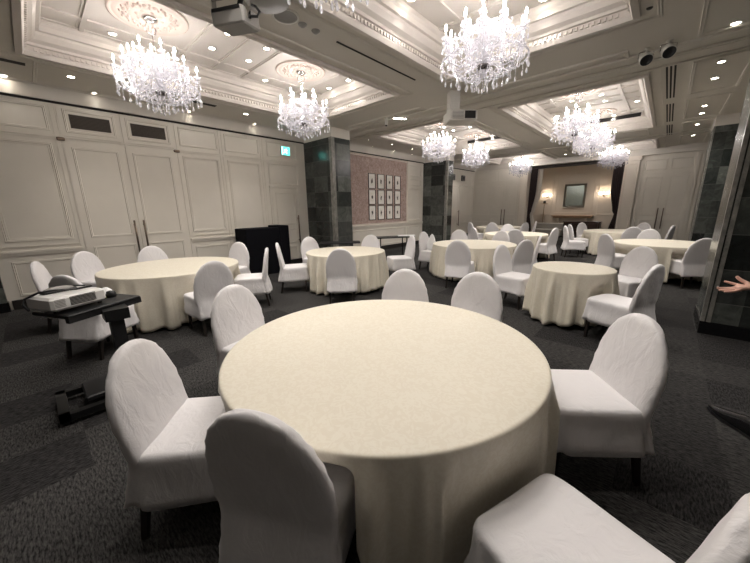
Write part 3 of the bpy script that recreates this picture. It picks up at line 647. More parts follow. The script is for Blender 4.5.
# ================================================================= FURNITURE
def sgn(x): return -1 if x < 0 else 1
def superpt(a, n): c, s = math.cos(a), math.sin(a); return sgn(c) * abs(c) ** (2 / n), sgn(s) * abs(s) ** (2 / n)
def loft(rows, n, closed_top=True, closed_bottom=True):
    v = []; f = []
    for row in rows: v += row
    for k in range(len(rows) - 1):
        for i in range(n): j = (i + 1) % n; f.append((k * n + i, k * n + j, k * n + n + j, k * n + n + i))
    if closed_bottom: f.append(tuple(range(n - 1, -1, -1)))
    if closed_top: f.append(tuple(range((len(rows) - 1) * n, len(rows) * n)))
    return v, f
ZT, ZS, ZH = .925, .475, .225
def make_chair(seed):
    r = random.Random(seed); ph = [r.random() * 6.28 for _ in range(8)]
    t = empty('banquet_chair', (0, 0, 0))
    # backrest cover
    rows = []; n = 44
    zs = [ZH, .26, .30, .34, .38, .42, .46, .50, .54, .58, .62, .66, .70, .74, .77, .80, .825, .85, .87, .885, .90, .911, .919, ZT]
    for z in zs:
        zc = .60
        wd = .230 + .012 * math.sin((z - ZH) / .6 * PI)
        if z > zc: wd *= max(0.0, 1 - ((z - zc) / (ZT + .0008 - zc)) ** 2.3) ** (1 / 2.0)
        if z < .46: wd = .226 + .010 * (.46 - z) / .19
        th = .040 - .012 * max(0, (z - .5) / .42)
        if z < .46: th += .030 * (.46 - z) / .23
        if z > .88: th *= max(.12, math.sqrt(max(0, 1 - ((z - .88) / (ZT + .001 - .88)) ** 2)))
        yc = -.215 - max(0, z - .44) * .16 - (.035 * (.46 - z) / .23 if z < .46 else 0)
        row = []
        for i in range(n):
            a = 2 * PI * i / n; c, s = superpt(a, 3.2)
            x, y = wd * c, th * s
            # gathered edge and folds
            fl = .0035 * math.sin(z * 95 + ph[0] + 3 * s) * (abs(c) > .8) + .004 * math.sin(x * 22 + z * 14 + ph[1]) * (1 if s < 0 else .5) * (1 - .5 * (z > .8))
            q = Vector((x * 3 + seed * 7.3, y * 3, z * 3)); nz = noise.noise(q) * .010 + noise.noise(q * 2.7) * .006
            if z < .44: fl += .006 * math.sin(a * 9 + ph[2]) * (.44 - z) / .17
            hz = (z - .0) + (.008 * math.sin(a * 3 + ph[3]) if z == ZH else 0)
            row.append((x + fl * c * .8, yc + y + (fl + nz) * (-1 if s < 0 else 1) * (0.6 if z < .9 else .2) * abs(s), hz))
        rows.append(row)
    v, f = loft(rows, n); MB().add(v, f, True).build('backrest', COVER, t)
    # seat cover with skirt
    rows = []; n = 56
    prof = [(ZH + .0, 1.055), (.26, 1.045), (.30, 1.035), (.34, 1.02), (.38, 1.005), (.42, .995), (.445, 1.0), (.462, .985), (.472, .955), (.477, .90), (.480, .75), (.483, .5), (.485, .2)]
    for z, sc in prof:
        row = []
        for i in range(n):
            a = 2 * PI * i / n; c, s = superpt(a, 8)
            x, y = .230 * c * sc, -.018 + .256 * s * sc
            y = max(y, -.268)
            y = max(y, -.235) if z > .40 else y
            if z > .46: y = max(y, -.215)
            low = max(0, (.45 - z) / .22)
            fl = low * (.010 * math.sin(a * 7 + ph[4]) + .007 * math.sin(a * 13 + ph[5])) + .003 * math.sin(a * 5 + z * 40 + ph[6])
            nz = noise.noise(Vector((x * 5 + seed, y * 5, z * 6))) * .008
            zz = z + (.010 * math.sin(a * 4 + ph[7]) if z == ZH else 0) + (nz * .8 if z > .46 else 0)
            row.append((x * (1 + fl * 3.5) + nz * .5, y + fl * s, zz))
        rows.append(row)
    v, f = loft(rows, n); MB().add(v, f, True).build('seat', COVER, t)
    for sx in (-1, 1):
        for back in (0, 1):
            L = MB(); y0 = .185 if not back else -.21; y1 = .19 if not back else -.265; z1 = .33
            a0, a1 = .013, .018
            pts = [(sx * .19 - a0, y1 - a0, 0), (sx * .19 + a0, y1 - a0, 0), (sx * .19 + a0, y1 + a0, 0), (sx * .19 - a0, y1 + a0, 0), (sx * .185 - a1, y0 - a1, z1), (sx * .185 + a1, y0 - a1, z1), (sx * .185 + a1, y0 + a1, z1), (sx * .185 - a1, y0 + a1, z1)]
            L.add(pts, [(3, 2, 1, 0), (4, 5, 6, 7), (0, 1, 5, 4), (1, 2, 6, 5), (2, 3, 7, 6), (3, 0, 4, 7)]); L.build('leg', LEGM, t)
    return t
protos = [make_chair(s) for s in (1, 2, 3)]
for p in protos: reg(p)
used = [False] * 3; ccount = [0]
def chair(bx, by, ang, label, group, sc=1.0):
    """(bx,by) = middle of the back's top edge; ang = direction the sitter faces, degrees"""
    a = math.radians(ang); k = ccount[0] % 3; ccount[0] += 1
    o = protos[k] if not used[k] else dup(protos[k]); used[k] = True
    off = .295
    o.location = (bx + off * math.cos(a), by + off * math.sin(a), 0); o.rotation_euler = (0, 0, a - PI / 2)
    tag(o, label, 'chair', group); return o

TB = dict(A=(-1.18, 1.345, .912), B=(-5.41, 1.36, .90), C=(-4.52, 4.08, .76), D=(-3.08, 6.63, .885), E=(-.81, 4.78, .47), F=(.06, 8.95, .86), G=(-3.25, 9.80, .87), H=(-4.9, 12.8, .86), I=(-1.0, 12.3, .90))
def wrap(px, py, t):
    """cloth meeting a chair runs round the front of its seat; t = 0..1 how far it gives way"""
    W0, YF = .285, .300
    for x, y, a in CPOS:
        dx, dy = px - x, py - y
        if t <= 0 or dx * dx + dy * dy > .36: continue
        ly = dx * math.cos(a) + dy * math.sin(a); lx = dx * math.sin(a) - dy * math.cos(a)
        if abs(lx) < W0 and -.40 < ly < YF:
            D = YF - ly; tot = 2 * D + 2 * W0; d = (lx + W0) / (2 * W0) * tot
            if d < D: nx, ny = -W0, ly + d
            elif d < D + 2 * W0: nx, ny = -W0 + d - D, YF
            else: nx, ny = W0, ly + tot - d
            nx, ny = lx + (nx - lx) * t, ly + (ny - ly) * t
            px, py = x + ny * math.cos(a) + nx * math.sin(a), y + ny * math.sin(a) - nx * math.cos(a)
    return px, py
def table(name_lab, cloth_lab, cx, cy, R, seed, hem=None, folds=18, n=220, rot=0.0, hemk=.05):
    r = random.Random(seed)
    t = empty('round_table', (cx, cy, 0), 0, name_lab, 'table', 'round banquet tables')
    MB().lathe([(0, .675), (R - .02, .675), (R - .012, .68), (R - .012, .698), (R - .02, .703), (0, .703)], 48).build('tabletop', DWOOD, t)
    for k in range(4):
        a = PI / 4 + k * PI / 2; q = R * .16
        MB().tube([(q * math.cos(a), q * math.sin(a), .676), (q * 1.4 * math.cos(a), q * 1.4 * math.sin(a), 0)], .016, 8).build('leg', BLACKM, t)
    ph = [r.random() * 6.28 for _ in range(8)]
    # fold pattern
    F = []
    for i in range(n):
        a = 2 * PI * i / n
        v = math.sin(folds * a + ph[0] + 1.1 * math.sin(3 * a + ph[1])); v2 = math.sin((folds * 1.7 // 1) * a + ph[2] + .8 * math.sin(5 * a + ph[3]))
        e = (.5 + .5 * math.sin(4 * (a - rot)))                          # deeper folds at the cloth's corners
        F.append((.7 * abs(v) ** .7 * sgn(v) + .35 * v2, e))
    rows = []
    rr = [(0.001, .7105), (R * .35, .7105), (R * .7, .7105), (R * .9, .7105), (R - .012, .7105), (R - .004, .7098), (R + .001, .707), (R + .003, .702), (R + .004, .694)]
    for ra, z in rr: rows.append([(ra * math.cos(2 * PI * i / n), ra * math.sin(2 * PI * i / n), z) for i in range(n)])
    US = [.04, .085, .13, .18, .235, .30, .38, .46, .54, .62, .70, .78, .86, .93, 1.0]
    for u in US:
        row = []
        for i in range(n):
            a = 2 * PI * i / n; f, e = F[i]; hz = hem(a) if hem else (hemk + .02 * math.sin(2 * (a) + ph[4]) + .012 * math.sin(folds * a))
            z = .694 - (.694 - hz) * u; d = (.694 - z)
            ra = R + .005 + d * (.03 if n == 420 else .052) + f * ((.050 * min(1, d / .16)) if n == 420 else .060 * min(1, d / .30) ** 1.1) * (.75 + .25 * e) * (1 if R > .6 else .85)
            ra = max(ra, R + .004)
            qx, qy = wrap(cx + ra * math.cos(a), cy + ra * math.sin(a), min(1, max(0, (.668 - z) / .13)))
            row.append((qx - cx, qy - cy, z))
        rows.append(row)
    v, fa = loft(rows, n, closed_top=False)
    o = MB().add(v, fa, True).build('tablecloth', CLOTH, loc=(cx, cy, 0))
    tag(o, cloth_lab, 'tablecloth', 'ivory tablecloths over the round tables')
    md = o.modifiers.new('thick', 'SOLIDIFY'); md.thickness = .0025; md.offset = 1
    return t
def hemA(a):
    d = math.degrees(a) % 360
    up = 0
    for c0, w0, h0 in ((283, 26, .44), (225, 30, .36), (165, 18, .25)): up = max(up, h0 * math.exp(-((d - c0) / w0) ** 4))
    return .06 + up
def hemE(a): return .02 + .05 * (.5 - .5 * math.cos(4 * (a + .35))) + .012 * math.sin(14 * a)
def face(k, x, y, d=0): c = TB[k]; return math.degrees(math.atan2(c[1] - y, c[0] - x)) + d
GA, GB_, GC, GD, GE, GF, GX = ['chairs around the foreground table', 'chairs around the left table', 'chairs around the table by the left pillar', 'chairs around the middle table', 'chairs at the small table', 'chairs around the right table', 'chairs at the far tables']
CHL = [
 ('A', -1.78, .21, ('abs', 48), 'white-covered chair at the left of the foreground table, seat and one black leg visible', GA),
 ('A', -.845, .345, ('abs', 117), 'white-covered foreground chair seen from behind, overlapping the front of the big table', GA),
 ('A', -.0, 2.19, ('abs', -141), 'white-covered chair at the right side of the foreground table, turned toward it', GA),
 ('A', -1.83, 2.45, ('abs', -68), 'left of the two white chair backs above the foreground table\'s far edge', GA),
 ('A', -1.20, 2.75, ('abs', -84), 'right of the two white chair backs above the foreground table\'s far edge', GA),
 ('A', -2.55, 1.02, 0, 'white-covered chair tucked behind the left edge of the foreground table', GA),
 ('A', .225, .875, ('abs', 162), 'white-covered chair at the bottom right corner, its seat nearest the camera', GA),
 ('B', -3.98, 1.42, 0, 'grey-shaded covered chair at the near right of the left table, back to the camera', GB_),
 ('B', -6.0, 2.66, 0, 'white-covered chair behind the right end of the left table, before the black box', GB_),
 ('B', -5.85, -.05, 0, 'white-covered chair behind the projector cart, leftmost in the photo', GB_),
 ('B', -6.75, .48, 0, 'white-covered chair by the left wall panelling, just right of the leftmost one', GB_),
 ('B', -6.72, 1.38, 0, 'white-covered chair with a gathered bow-like top below the door handles', GB_),
 ('B', -4.68, 2.52, 0, 'white-covered chair seen side on, its seat reaching toward the left table', GB_),
 ('B', -4.32, .12, -4, 'white-covered chair standing behind the projector tray, only its lower part showing', GB_),
 ('C', -3.62, 3.15, 0, 'grey-shaded covered chair in front of the table by the left pillar, back to the camera', GC),
 ('C', -5.24, 3.02, 0, 'white-covered chair seen side on left of the table by the pillar, facing right', GC),
 ('C', -5.78, 4.12, 0, 'white-covered chair behind the left edge of the table by the pillar', GC),
 ('C', -4.95, 5.27, 0, 'white-covered chair behind the table by the pillar, next to the black folding table', GC),
 ('C', -3.98, 5.55, -12, 'white-covered chair right of the table by the pillar, seen side on facing left', GC),
 ('D', -2.72, 5.2, 0, 'grey-shaded covered chair in front of the middle table, back to the camera', GD),
 ('D', -4.42, 6.62, 0, 'white-covered chair left of the middle table, loose white cloth heaped on it', GD),
 ('D', -4.0, 7.7, 0, 'white-covered chair behind the left part of the middle table', GD),
 ('D', -1.78, 6.0, 0, 'dark-shaded chair right of the middle table, its back tilted toward the camera', GD),
 ('D', -1.80, 6.95, 0, 'white-covered chair with a bright side, right of the dark-shaded one at the middle table', GD),
 ('D', -2.93, 7.88, 0, 'covered chair just behind the middle table, left one of two side by side', GD),
 ('E', -1.86, 5.0, 0, 'white-covered chair left of the small table, its seat pointing right', GE),
 ('E', .03, 4.2, ('abs', 160), 'white-covered chair right of the small table, seen side on with its back leaning right', GE),
 ('E', -.15, 5.9, 0, 'white-covered chair behind the small table, half hidden by the side-on chair', GE),
 ('F', .60, 7.9, 0, 'grey-shaded chair beside the dark pillar, back to the camera', GF),
 ('F', -.22, 10.15, 0, 'white-covered chair behind the right table, rounded top in front of the closed doors', GF),
 ('F', -.86, 8.1, 0, 'white-covered chair left of the right table with a wrinkled back', GF),
 ('F', .98, 9.3, 0, 'white-covered chair behind the grey one beside the dark pillar', GF),
 ('I', -.57, 10.9, 0, 'dark-shaded covered chair in front of the far right-hand table, back to the camera', GX),
 ('I', -.45, 13.5, 0, 'white-covered chair peeking over the dark-shaded one at the far right-hand table', GX),
 ('I', .22, 12.0, 0, 'thin side-on white chair before the right double doors', GX),
 ('G', -2.84, 8.55, 0, 'covered chair in front of the far middle table, right one of two side by side', GX),
 ('G', -4.10, 8.75, 0, 'white-covered chair left of the far middle table, below the far left door handle', GX),
 ('G', -2.12, 9.55, 0, 'white-covered chair with an arched back right of the far middle table', GX),
 ('G', -3.9, 10.95, 0, 'covered chair behind the far middle table, overlapping the farthest left table', GX),
 ('H', -5.65, 11.75, 0, 'white-covered chair in front of the farthest left table, left one of its pair', GX),
 ('H', -4.75, 11.72, 0, 'white-covered chair in front of the farthest left table, top breaking the bright cloth', GX),
 ('H', -3.75, 12.35, 0, 'white-covered chair right of the farthest left table, below the left curtain', GX),
 ('H', -3.65, 13.25, 0, 'white-covered chair just right of the one below the left curtain', GX),
 ('I', -2.15, 10.75, -28, 'thin side-on white chair between the far tables', GX),
 ('I', -2.2, 11.6, 0, 'covered chair before the dark sideboard, left of the bluish white one', GX),
 ('I', -2.1, 12.95, 0, 'bright bluish white chair standing out before the dark sideboard', GX),
]
CPOS = []
for k, x, y, d, lab, g in CHL:
    c = TB[k]; dd = math.hypot(x - c[0], y - c[1])
    if dd < c[2] + .10: x, y = c[0] + (x - c[0]) * (c[2] + .10) / dd, c[1] + (y - c[1]) * (c[2] + .10) / dd
    an = d[1] if isinstance(d, tuple) else face(k, x, y, d)
    o = chair(x, y, an, lab, g); CPOS.append((o.location.x, o.location.y, math.radians(an)))
TLAB = dict(A='largest round table in the foreground', B='round table before the panelled double door', C='round table by the left marble pillar', D='middle round table behind the foreground one',
            E='small round table right of centre', F='round table before the dark right pillar', G='far round table behind the middle one', H='farthest left round table by the end doors', I='far round table before the alcove')
for k, key in enumerate('ABCDEFGHI'):
    cx, cy, R = TB[key]
    table('cloth-covered ' + TLAB[key], 'ivory damask cloth over the ' + TLAB[key], cx, cy, R, 11 + k, hem=hemA if key == 'A' else hemE if key == 'E' else None,
          folds=(23 if key == 'A' else 22) if R > .6 else 13, n=420 if key == 'A' else 360 if key == 'E' else 240)
# cloth heaped on a chair
def heap(name, cx, cy, z0, w, h, lab, seed):
    rows = []; n = 28
    for z, s in ((0, 1), (.2, .95), (.45, .8), (.7, .55), (.88, .3), (1, .06)):
        rows.append([((w * s * math.cos(2 * PI * i / n)) * (1 + .18 * math.sin(5 * 2 * PI * i / n + z * 4 + seed)), w * .8 * s * math.sin(2 * PI * i / n), z * h + .01 * math.sin(i * 2.1 + z * 9)) for i in range(n)])
    v, f = loft(rows, n); o = MB().add(v, f, True).build(name, NAP, loc=(cx, cy, z0)); tag(o, lab, 'cloth'); return o
heap('white_cloth', -4.16, 6.625, .497, .13, .38, 'loose white cloth heaped on a chair seat left of the middle table', 1)
# black folding tables
def folding(cx, cy, rz, L, Wd, lab):
    t = empty('folding_table', (cx, cy, 0), rz, lab, 'table', 'black folding tables against the left wall')
    MB().cbox(-L / 2, L / 2, -Wd / 2, Wd / 2, .68, .71, .006).build('tabletop', BLACKP, t)
    for sx in (-1, 1):
        x = sx * (L / 2 - .2); MB().tube([(x, -Wd / 2 + .06, .68), (x, -Wd / 2 + .06, .02)], .016, 8).tube([(x, Wd / 2 - .06, .68), (x, Wd / 2 - .06, .02)], .016, 8).tube([(x, -Wd / 2 + .02, .02), (x, Wd / 2 - .02, .02)], .018, 8).build('leg_frame', BLACKM, t)
folding(-5.9, 5.15, math.radians(48), 1.0, .40, 'black folding table behind the round table by the left pillar')
folding(-5.75, 7.0, math.radians(60), 1.2, .45, 'black folding table below the framed pictures, carrying white cloths')
o = MB().cbox(-.25, .25, -.16, .16, 0, .03, .008).build('folded_cloth', NAP, loc=(-5.45, 7.3, .711), rot=(0, 0, .7)); tag(o, 'flat folded white cloth on the black table below the framed pictures', 'cloth')
# black covered boxes by the wall
o = MB().cbox(-.35, .2, -.42, .42, 0, 1.10, .012).build('black_covered_box', BLACKF, loc=(-7.05, 3.63, 0)); tag(o, 'wide black cloth-covered box against the left wall, lower of the two', 'box')
o = MB().cbox(-.35, .2, -.13, .13, 0, 1.14, .012).build('black_covered_box', BLACKF, loc=(-7.05, 4.19, 0)); tag(o, 'narrow black cloth-covered box right of the wide one, slightly taller', 'box')

# ---- projector cart
t = empty('projector_cart', (-3.3, .25, 0), math.radians(0), 'black wheeled projector stand with a tilted tray beside the foreground chair', 'stand')
b = MB().box(.24, .30, -.36, .22, .035, .085).box(-.19, -.13, -.36, .22, .035, .085).box(-.19, .30, -.36, -.30, .035, .085); b.build('base_frame', BLACKM, t)
MB().cbox(-.12, .2, -.2, .12, .085, .13, .01).build('base_box', BLACKP, t)
MB().box(-.04, .09, .05, .14, .085, .74).build('column', BLACKP, t)
for x, y in ((.27, -.33), (-.16, -.33), (.27, .19), (-.16, .19)): MB().tube([(x - .012, y, .02), (x + .012, y, .02)], .02, 12).build('castor', BLACKP, t)
M = Matrix.Translation((-.18, -.01, .765)) @ Matrix.Rotation(math.radians(26), 4, 'Z') @ Matrix.Rotation(math.radians(1), 4, 'X')
MB().cbox(-.22, .20, -.29, .26, -.02, .012, .006, M=M).box(.16, .20, -.29, .26, -.05, .0, M=M).build('tray', BLACKP, t)
MB().box(-.06, .12, .02, .18, .66, .75).build('tray_bracket', BLACKM, t)
# projector
PZ = .80
t = empty('table_projector', (-3.47, .13, PZ), math.radians(24), 'white table projector on the black stand, vent grille facing the camera', 'projector')
MB().cbox(-.16, .16, -.215, .150, .0, .105, .018).build('body', mat('projector_white', (.74, .73, .71), .35), t)
g = MB()
for k in range(7): g.box(.1605, .163, -.10, .07, .028 + k * .010, .033 + k * .010)
g.build('vent_grille', DARKSLOT, t)
g = MB()
for k in range(6): g.box(.1605, .163, -.195, -.13, .03 + k * .011, .034 + k * .011)
g.build('side_vent', GREYP, t)
MB().box(-.1, .12, .1505, .155, .03, .085).build('connector_panel', GREYP, t)
for x, y in ((.12, -.18), (.12, .11), (-.12, -.05)): MB().lathe([(0, -.018), (.016, -.018), (.013, 0), (0, 0)], 10, (x, y, 0)).build('foot', BLACKP, t)
o = MB().tube([(-3.52, .26, PZ + .113), (-3.46, .16, PZ + .116), (-3.42, .04, PZ + .135), (-3.44, -.05, PZ + .13), (-3.47, -.13, PZ + .09), (-3.46, -.145, PZ + .05), (-3.41, -.12, PZ + .01)], .008, 8).build('power_cable', BLACKP); tag(o, 'black cable looping over the left end of the table projector', 'cable')
o = MB().tube([(-3.60, .10, PZ + .114), (-3.62, .18, PZ + .114), (-3.58, .22, PZ + .114), (-3.56, .16, PZ + .130), (-3.57, .08, PZ + .114)], .006, 8).build('signal_cable', BLACKP); tag(o, 'thin black cable curled on top of the table projector', 'cable')
t = empty('adapter', (-3.50, .06, PZ + .106), math.radians(110), 'grey domed adapter lying on top of the table projector', 'adapter')
MB().cbox(-.11, .11, -.035, .035, 0, .02, .008).build('housing', BLACKP, t)
v = [];
MB().lathe([(.10, .018), (.09, .030), (.05, .042), (0, .045)], 18, M=Matrix.Diagonal((1, .36, 1, 1))).build('grey_cover', GREYP, t)
o = MB().lathe([(0, 0), (.035, 0), (.04, .02), (.03, .05), (0, .06)], 14).build('black_adapter', BLACKP, loc=(-3.58, .38, .778)); tag(o, 'small black round device at the right end of the projector tray', 'device')
heap('white_cloth', -3.68, .36, .788, .07, .06, 'crumpled white paper behind the small black device on the tray', 3)
for k, (c, dx) in enumerate((((.35, .45, .05), 0), ((.5, .33, .05), .025))):
    o = MB().tube([(-3.51 - dx, .30, .784), (-3.50 - dx, .32, .81), (-3.52 - dx, .33, .80), (-3.54 - dx, .34, .784)], .005, 6).build('coloured_cable', mat('cable_%d' % k, c, .5)); tag(o, ('short olive cable at the end of the table projector', 'short amber cable at the end of the table projector')[k], 'cable')

# ================================================================= ALCOVE
def curtain(name, pts_top, pts_bot, m, lab, group=None, n=40, amp=.05, tie=None):
    v = []; f = []; K = 26
    for k in range(K + 1):
        u = k / K; z = 3.22 * (1 - u) + .02 * u
        sq = 1.0; sh = 0
        if tie: sq = 1 - tie[0] * math.exp(-((z - tie[2]) / .55) ** 2) - (tie[3] if z < tie[2] else 0) * .3; sh = tie[1] * math.exp(-((z - tie[2]) / .7) ** 2)
        for i in range(n + 1):
            s = i / n; x = pts_top[0] + (pts_top[1] - pts_top[0]) * s
            xa = tie[4] if tie else 0
            if tie: x = xa + (x - xa) * sq
            y = pts_top[2] + amp * math.sin(s * n * .9) * (1 if not tie else (.5 + .5 * sq))
            v.append((x, y, z))
    for k in range(K):
        for i in range(n): a = k * (n + 1) + i; f.append((a, a + 1, a + n + 2, a + n + 1))
    o = MB().add(v, f, True).build(name, m); tag(o, lab, 'curtain', group); md = o.modifiers.new('thick', 'SOLIDIFY'); md.thickness = .006; return o
curtain('curtain', (-4.93, -4.62, YE + .30), None, CURT, 'dark curtain tied back at the left side of the alcove', tie=(.45, 0, 1.2, .6, -4.93))
curtain('sheer_curtain', (-4.80, -4.45, YE + .42), None, SHEER, 'pale sheer curtain tied back behind the left dark curtain', n=30, amp=.03, tie=(.5, 0, 1.2, .6, -4.85))
curtain('curtain', (-1.80, -1.40, YE + .30), None, CURT, 'dark curtain tied back at the right side of the alcove', tie=(.4, 0, 1.2, .6, -1.40))
t = empty('wall_mirror', (-3.4, 18.19, 1.95), label='silver-framed rectangular mirror on the alcove wall above the wooden shelf', cat='mirror')
MB().frame((0, 0, 0), (1, 0, 0), (0, 0, 1), (0, -1, 0), -.46, .46, -.56, .56, .10, .045).build('frame', MIRF, t)
MB().box(-.38, .38, -.012, 0, -.48, .48).build('mirror_glass', MIRROR, t)
for x, lab in ((-4.6, 'glowing wall sconce left of the silver-framed mirror'), (-2.22, 'glowing wall sconce right of the silver-framed mirror')):
    t = empty('wall_sconce', (x, 18.19, 1.93), label=lab, cat='wall light', group='wall sconces either side of the mirror')
    MB().lathe([(0, 0), (.05, 0), (.05, .02), (0, .025)], 16, M=Matrix.Rotation(PI / 2, 4, 'X')).build('backplate', BRASS, t)
    for s in (-1, 0, 1):
        a = MB().tube([(0, -.02, 0), (s * .08, -.10, -.05), (s * .16, -.14 - .03 * (s == 0), .0), (s * .16, -.14 - .03 * (s == 0), .05)], .008, 6).build('arm', BRASS, t)
        MB().lathe([(.018, .05), (.034, .09), (.042, .13), (.038, .13), (.016, .055)], 12, (s * .16, -.14 - .03 * (s == 0), 0)).build('lamp_shade', SCONM, a)
t = empty('wall_shelf', (-3.38, 18.05, .97), label='long brown wooden mantel shelf below the mirror', cat='shelf')
MB().cbox(-.88, .88, -.15, .15, 0, .055, .008).build('shelf_board', WOOD, t); MB().box(-.8, .8, -.1, .15, -.07, 0).build('moulding', WOOD, t)
for x in (-.6, .6): MB().box(x - .05, x + .05, -.05, .15, -.97, -.07).build('support', ALW, t)
t = empty('sideboard', (-2.83, 17.55, 0), label='dark brown wooden sideboard in front of the alcove wall', cat='sideboard')
MB().cbox(-.72, .72, -.25, .25, .08, .72, .01).build('cabinet_body', DWOOD, t); MB().cbox(-.75, .75, -.27, .27, .72, .76, .008).build('top', DWOOD, t)
for k in range(3):
    d = MB().frame((0, -.25, 0), (1, 0, 0), (0, 0, 1), (0, -1, 0), -.68 + k * .46, -.26 + k * .46, .13, .68, .03, .015).build('door', DWOOD, t)
    MB().lathe([(0, .012), (.012, 0), (0, -.012)], 8, (-.30 + k * .46, -.275, .42)).build('knob', BRASS, d)
for x in (-.66, .66):
    for y in (-.2, .2): MB().box(x - .03, x + .03, y - .03, y + .03, 0, .08).build('leg', DWOOD, t)
t = empty('bench_seat', (-4.2, 17.3, 0), label='low grey upholstered sofa left of the dark sideboard', cat='sofa')
MB().cbox(-.68, .62, -.3, .3, .06, .38, .03).build('seat', GREYF, t); MB().cbox(-.68, .62, .18, .36, .3, .66, .03).build('backrest', GREYF, t)
for x in (-.6, .54):
    for y in (-.22, .26): MB().box(x - .02, x + .02, y - .02, y + .02, 0, .07).build('leg', LEGM, t)
t = empty('pedestal_stand', (-4.62, 17.85, 0), label='slim tall stand with a small tray before the left sconce', cat='stand')
MB().lathe([(0, .02), (.14, .015), (.14, 0), (0, 0)], 18).build('base', BRASS, t); MB().tube([(0, 0, .015), (0, 0, 1.58)], .014, 8).build('pole', BRASS, t); MB().lathe([(0, 1.58), (.16, 1.59), (.17, 1.61), (0, 1.60)], 18).build('tray', WOOD, t)
o = MB().lathe([(0, 0), (.05, 0), (.075, .06), (.05, .12), (.03, .13), (0, .13)], 14).build('dark_vase', BLACKP, loc=(-4.62, 17.85, 1.612)); tag(o, 'small dark round vase on top of the slim stand in the alcove', 'vase')

# ================================================================= PERSON at the right edge
def skin_mesh(name, verts, edges, radii, m, parent=None, sub=2, root=0):
    me = bpy.data.meshes.new(name); me.from_pydata(verts, edges, []); o = bpy.data.objects.new(name, me); COL.objects.link(o)
    sk = o.modifiers.new('skin', 'SKIN'); 
    if not me.skin_vertices: me.skin_vertices.new() if hasattr(me.skin_vertices, 'new') else None
    for i, rr in enumerate(radii): me.skin_vertices[0].data[i].radius = (rr, rr) if not isinstance(rr, tuple) else rr
    for i in range(len(verts)): me.skin_vertices[0].data[i].use_root = (i == root)
    sb = o.modifiers.new('sub', 'SUBSURF'); sb.levels = sub; sb.render_levels = sub
    dg = bpy.context.evaluated_depsgraph_get(); ev = o.evaluated_get(dg); nm_ = bpy.data.meshes.new_from_object(ev)
    bpy.data.objects.remove(o); o = bpy.data.objects.new(name, nm_); COL.objects.link(o); nm_.materials.clear(); nm_.materials.append(m)
    for p in nm_.polygons: p.use_smooth = True
    if parent: o.parent = parent
    return o
P0 = Vector((.92, 2.86, 0))
per = empty('person', tuple(P0), 0, 'person in black at the right edge, only outstretched hand and pointed shoe showing', 'person')
def L(p): return tuple(Vector(p) - P0)
# suit : hips, torso, arms, legs as one surface
V_ = [(.93, 2.87, .93), (.93, 2.87, 1.08), (.94, 2.86, 1.25), (.945, 2.86, 1.38), (.95, 2.86, 1.47),
      (.86, 3.03, 1.40), (.82, 3.06, 1.12), (.66, 3.00, 1.03),            # left-hand-side arm toward the frame
      (1.0, 2.68, 1.40), (1.04, 2.62, 1.12), (1.02, 2.70, .88),           # other arm hanging
      (.86, 2.94, .86), (.72, 2.96, .48), (.655, 2.965, .12),             # stepping leg
      (.97, 2.78, .86), (.98, 2.74, .46), (1.0, 2.70, .10)]
E_ = [(0, 1), (1, 2), (2, 3), (3, 4), (3, 5), (5, 6), (6, 7), (3, 8), (8, 9), (9, 10), (0, 11), (11, 12), (12, 13), (0, 14), (14, 15), (15, 16)]
R_ = [(.14, .11), (.125, .095), (.15, .11), (.14, .10), (.06, .06), .065, .052, .040, .065, .052, .04, .095, .065, .05, .095, .065, .05]
skin_mesh('suit', [L(p) for p in V_], E_, R_, SUIT, per, 2)
# head and neck
hd = skin_mesh('head', [L((.95, 2.86, 1.45)), L((.95, 2.865, 1.54)), L((.943, 2.875, 1.62)), L((.94, 2.88, 1.70)), L((.94, 2.878, 1.76))], [(0, 1), (1, 2), (2, 3), (3, 4)], [.055, .055, (.07, .085), (.078, .095), (.06, .07)], SKIN, per, 2)
fw = Vector((-.45, .89, 0)).normalized(); sd = Vector((fw.y, -fw.x, 0))
hc = Vector((.94, 2.88, 1.68))
for s in (-1, 1):
    MB().lathe([(0, .011), (.008, .008), (.011, 0), (.008, -.008), (0, -.011)], 10, L(hc + fw * .083 + sd * s * .032)).build('eye', mat('eye_dark', (.03, .02, .02), .2), hd)
    MB().lathe([(0, .03), (.012, .02), (.015, 0), (.01, -.02), (0, -.03)], 8, L(hc + sd * s * .083 + Vector((0, 0, -.01)))).build('ear', SKIN, hd)
MB().tube([L(hc + fw * .088 + Vector((0, 0, .0))), L(hc + fw * .106 + Vector((0, 0, -.035))), L(hc + fw * .09 + Vector((0, 0, -.045)))], [.007, .013, .009], 8).build('nose', SKIN, hd)
MB().tube([L(hc + fw * .088 + sd * -.022 + Vector((0, 0, -.075))), L(hc + fw * .096 + Vector((0, 0, -.075))), L(hc + fw * .088 + sd * .022 + Vector((0, 0, -.075)))], .005, 6).build('mouth', mat('lips', (.5, .2, .18), .5), hd)
skin_mesh('hair', [L(hc - fw * .03 + Vector((0, 0, -.02))), L(hc - fw * .025 + Vector((0, 0, .05))), L(hc - fw * .01 + Vector((0, 0, .095)))], [(0, 1), (1, 2)], [(.085, .09), (.092, .10), (.07, .08)], HAIR, hd, 2)
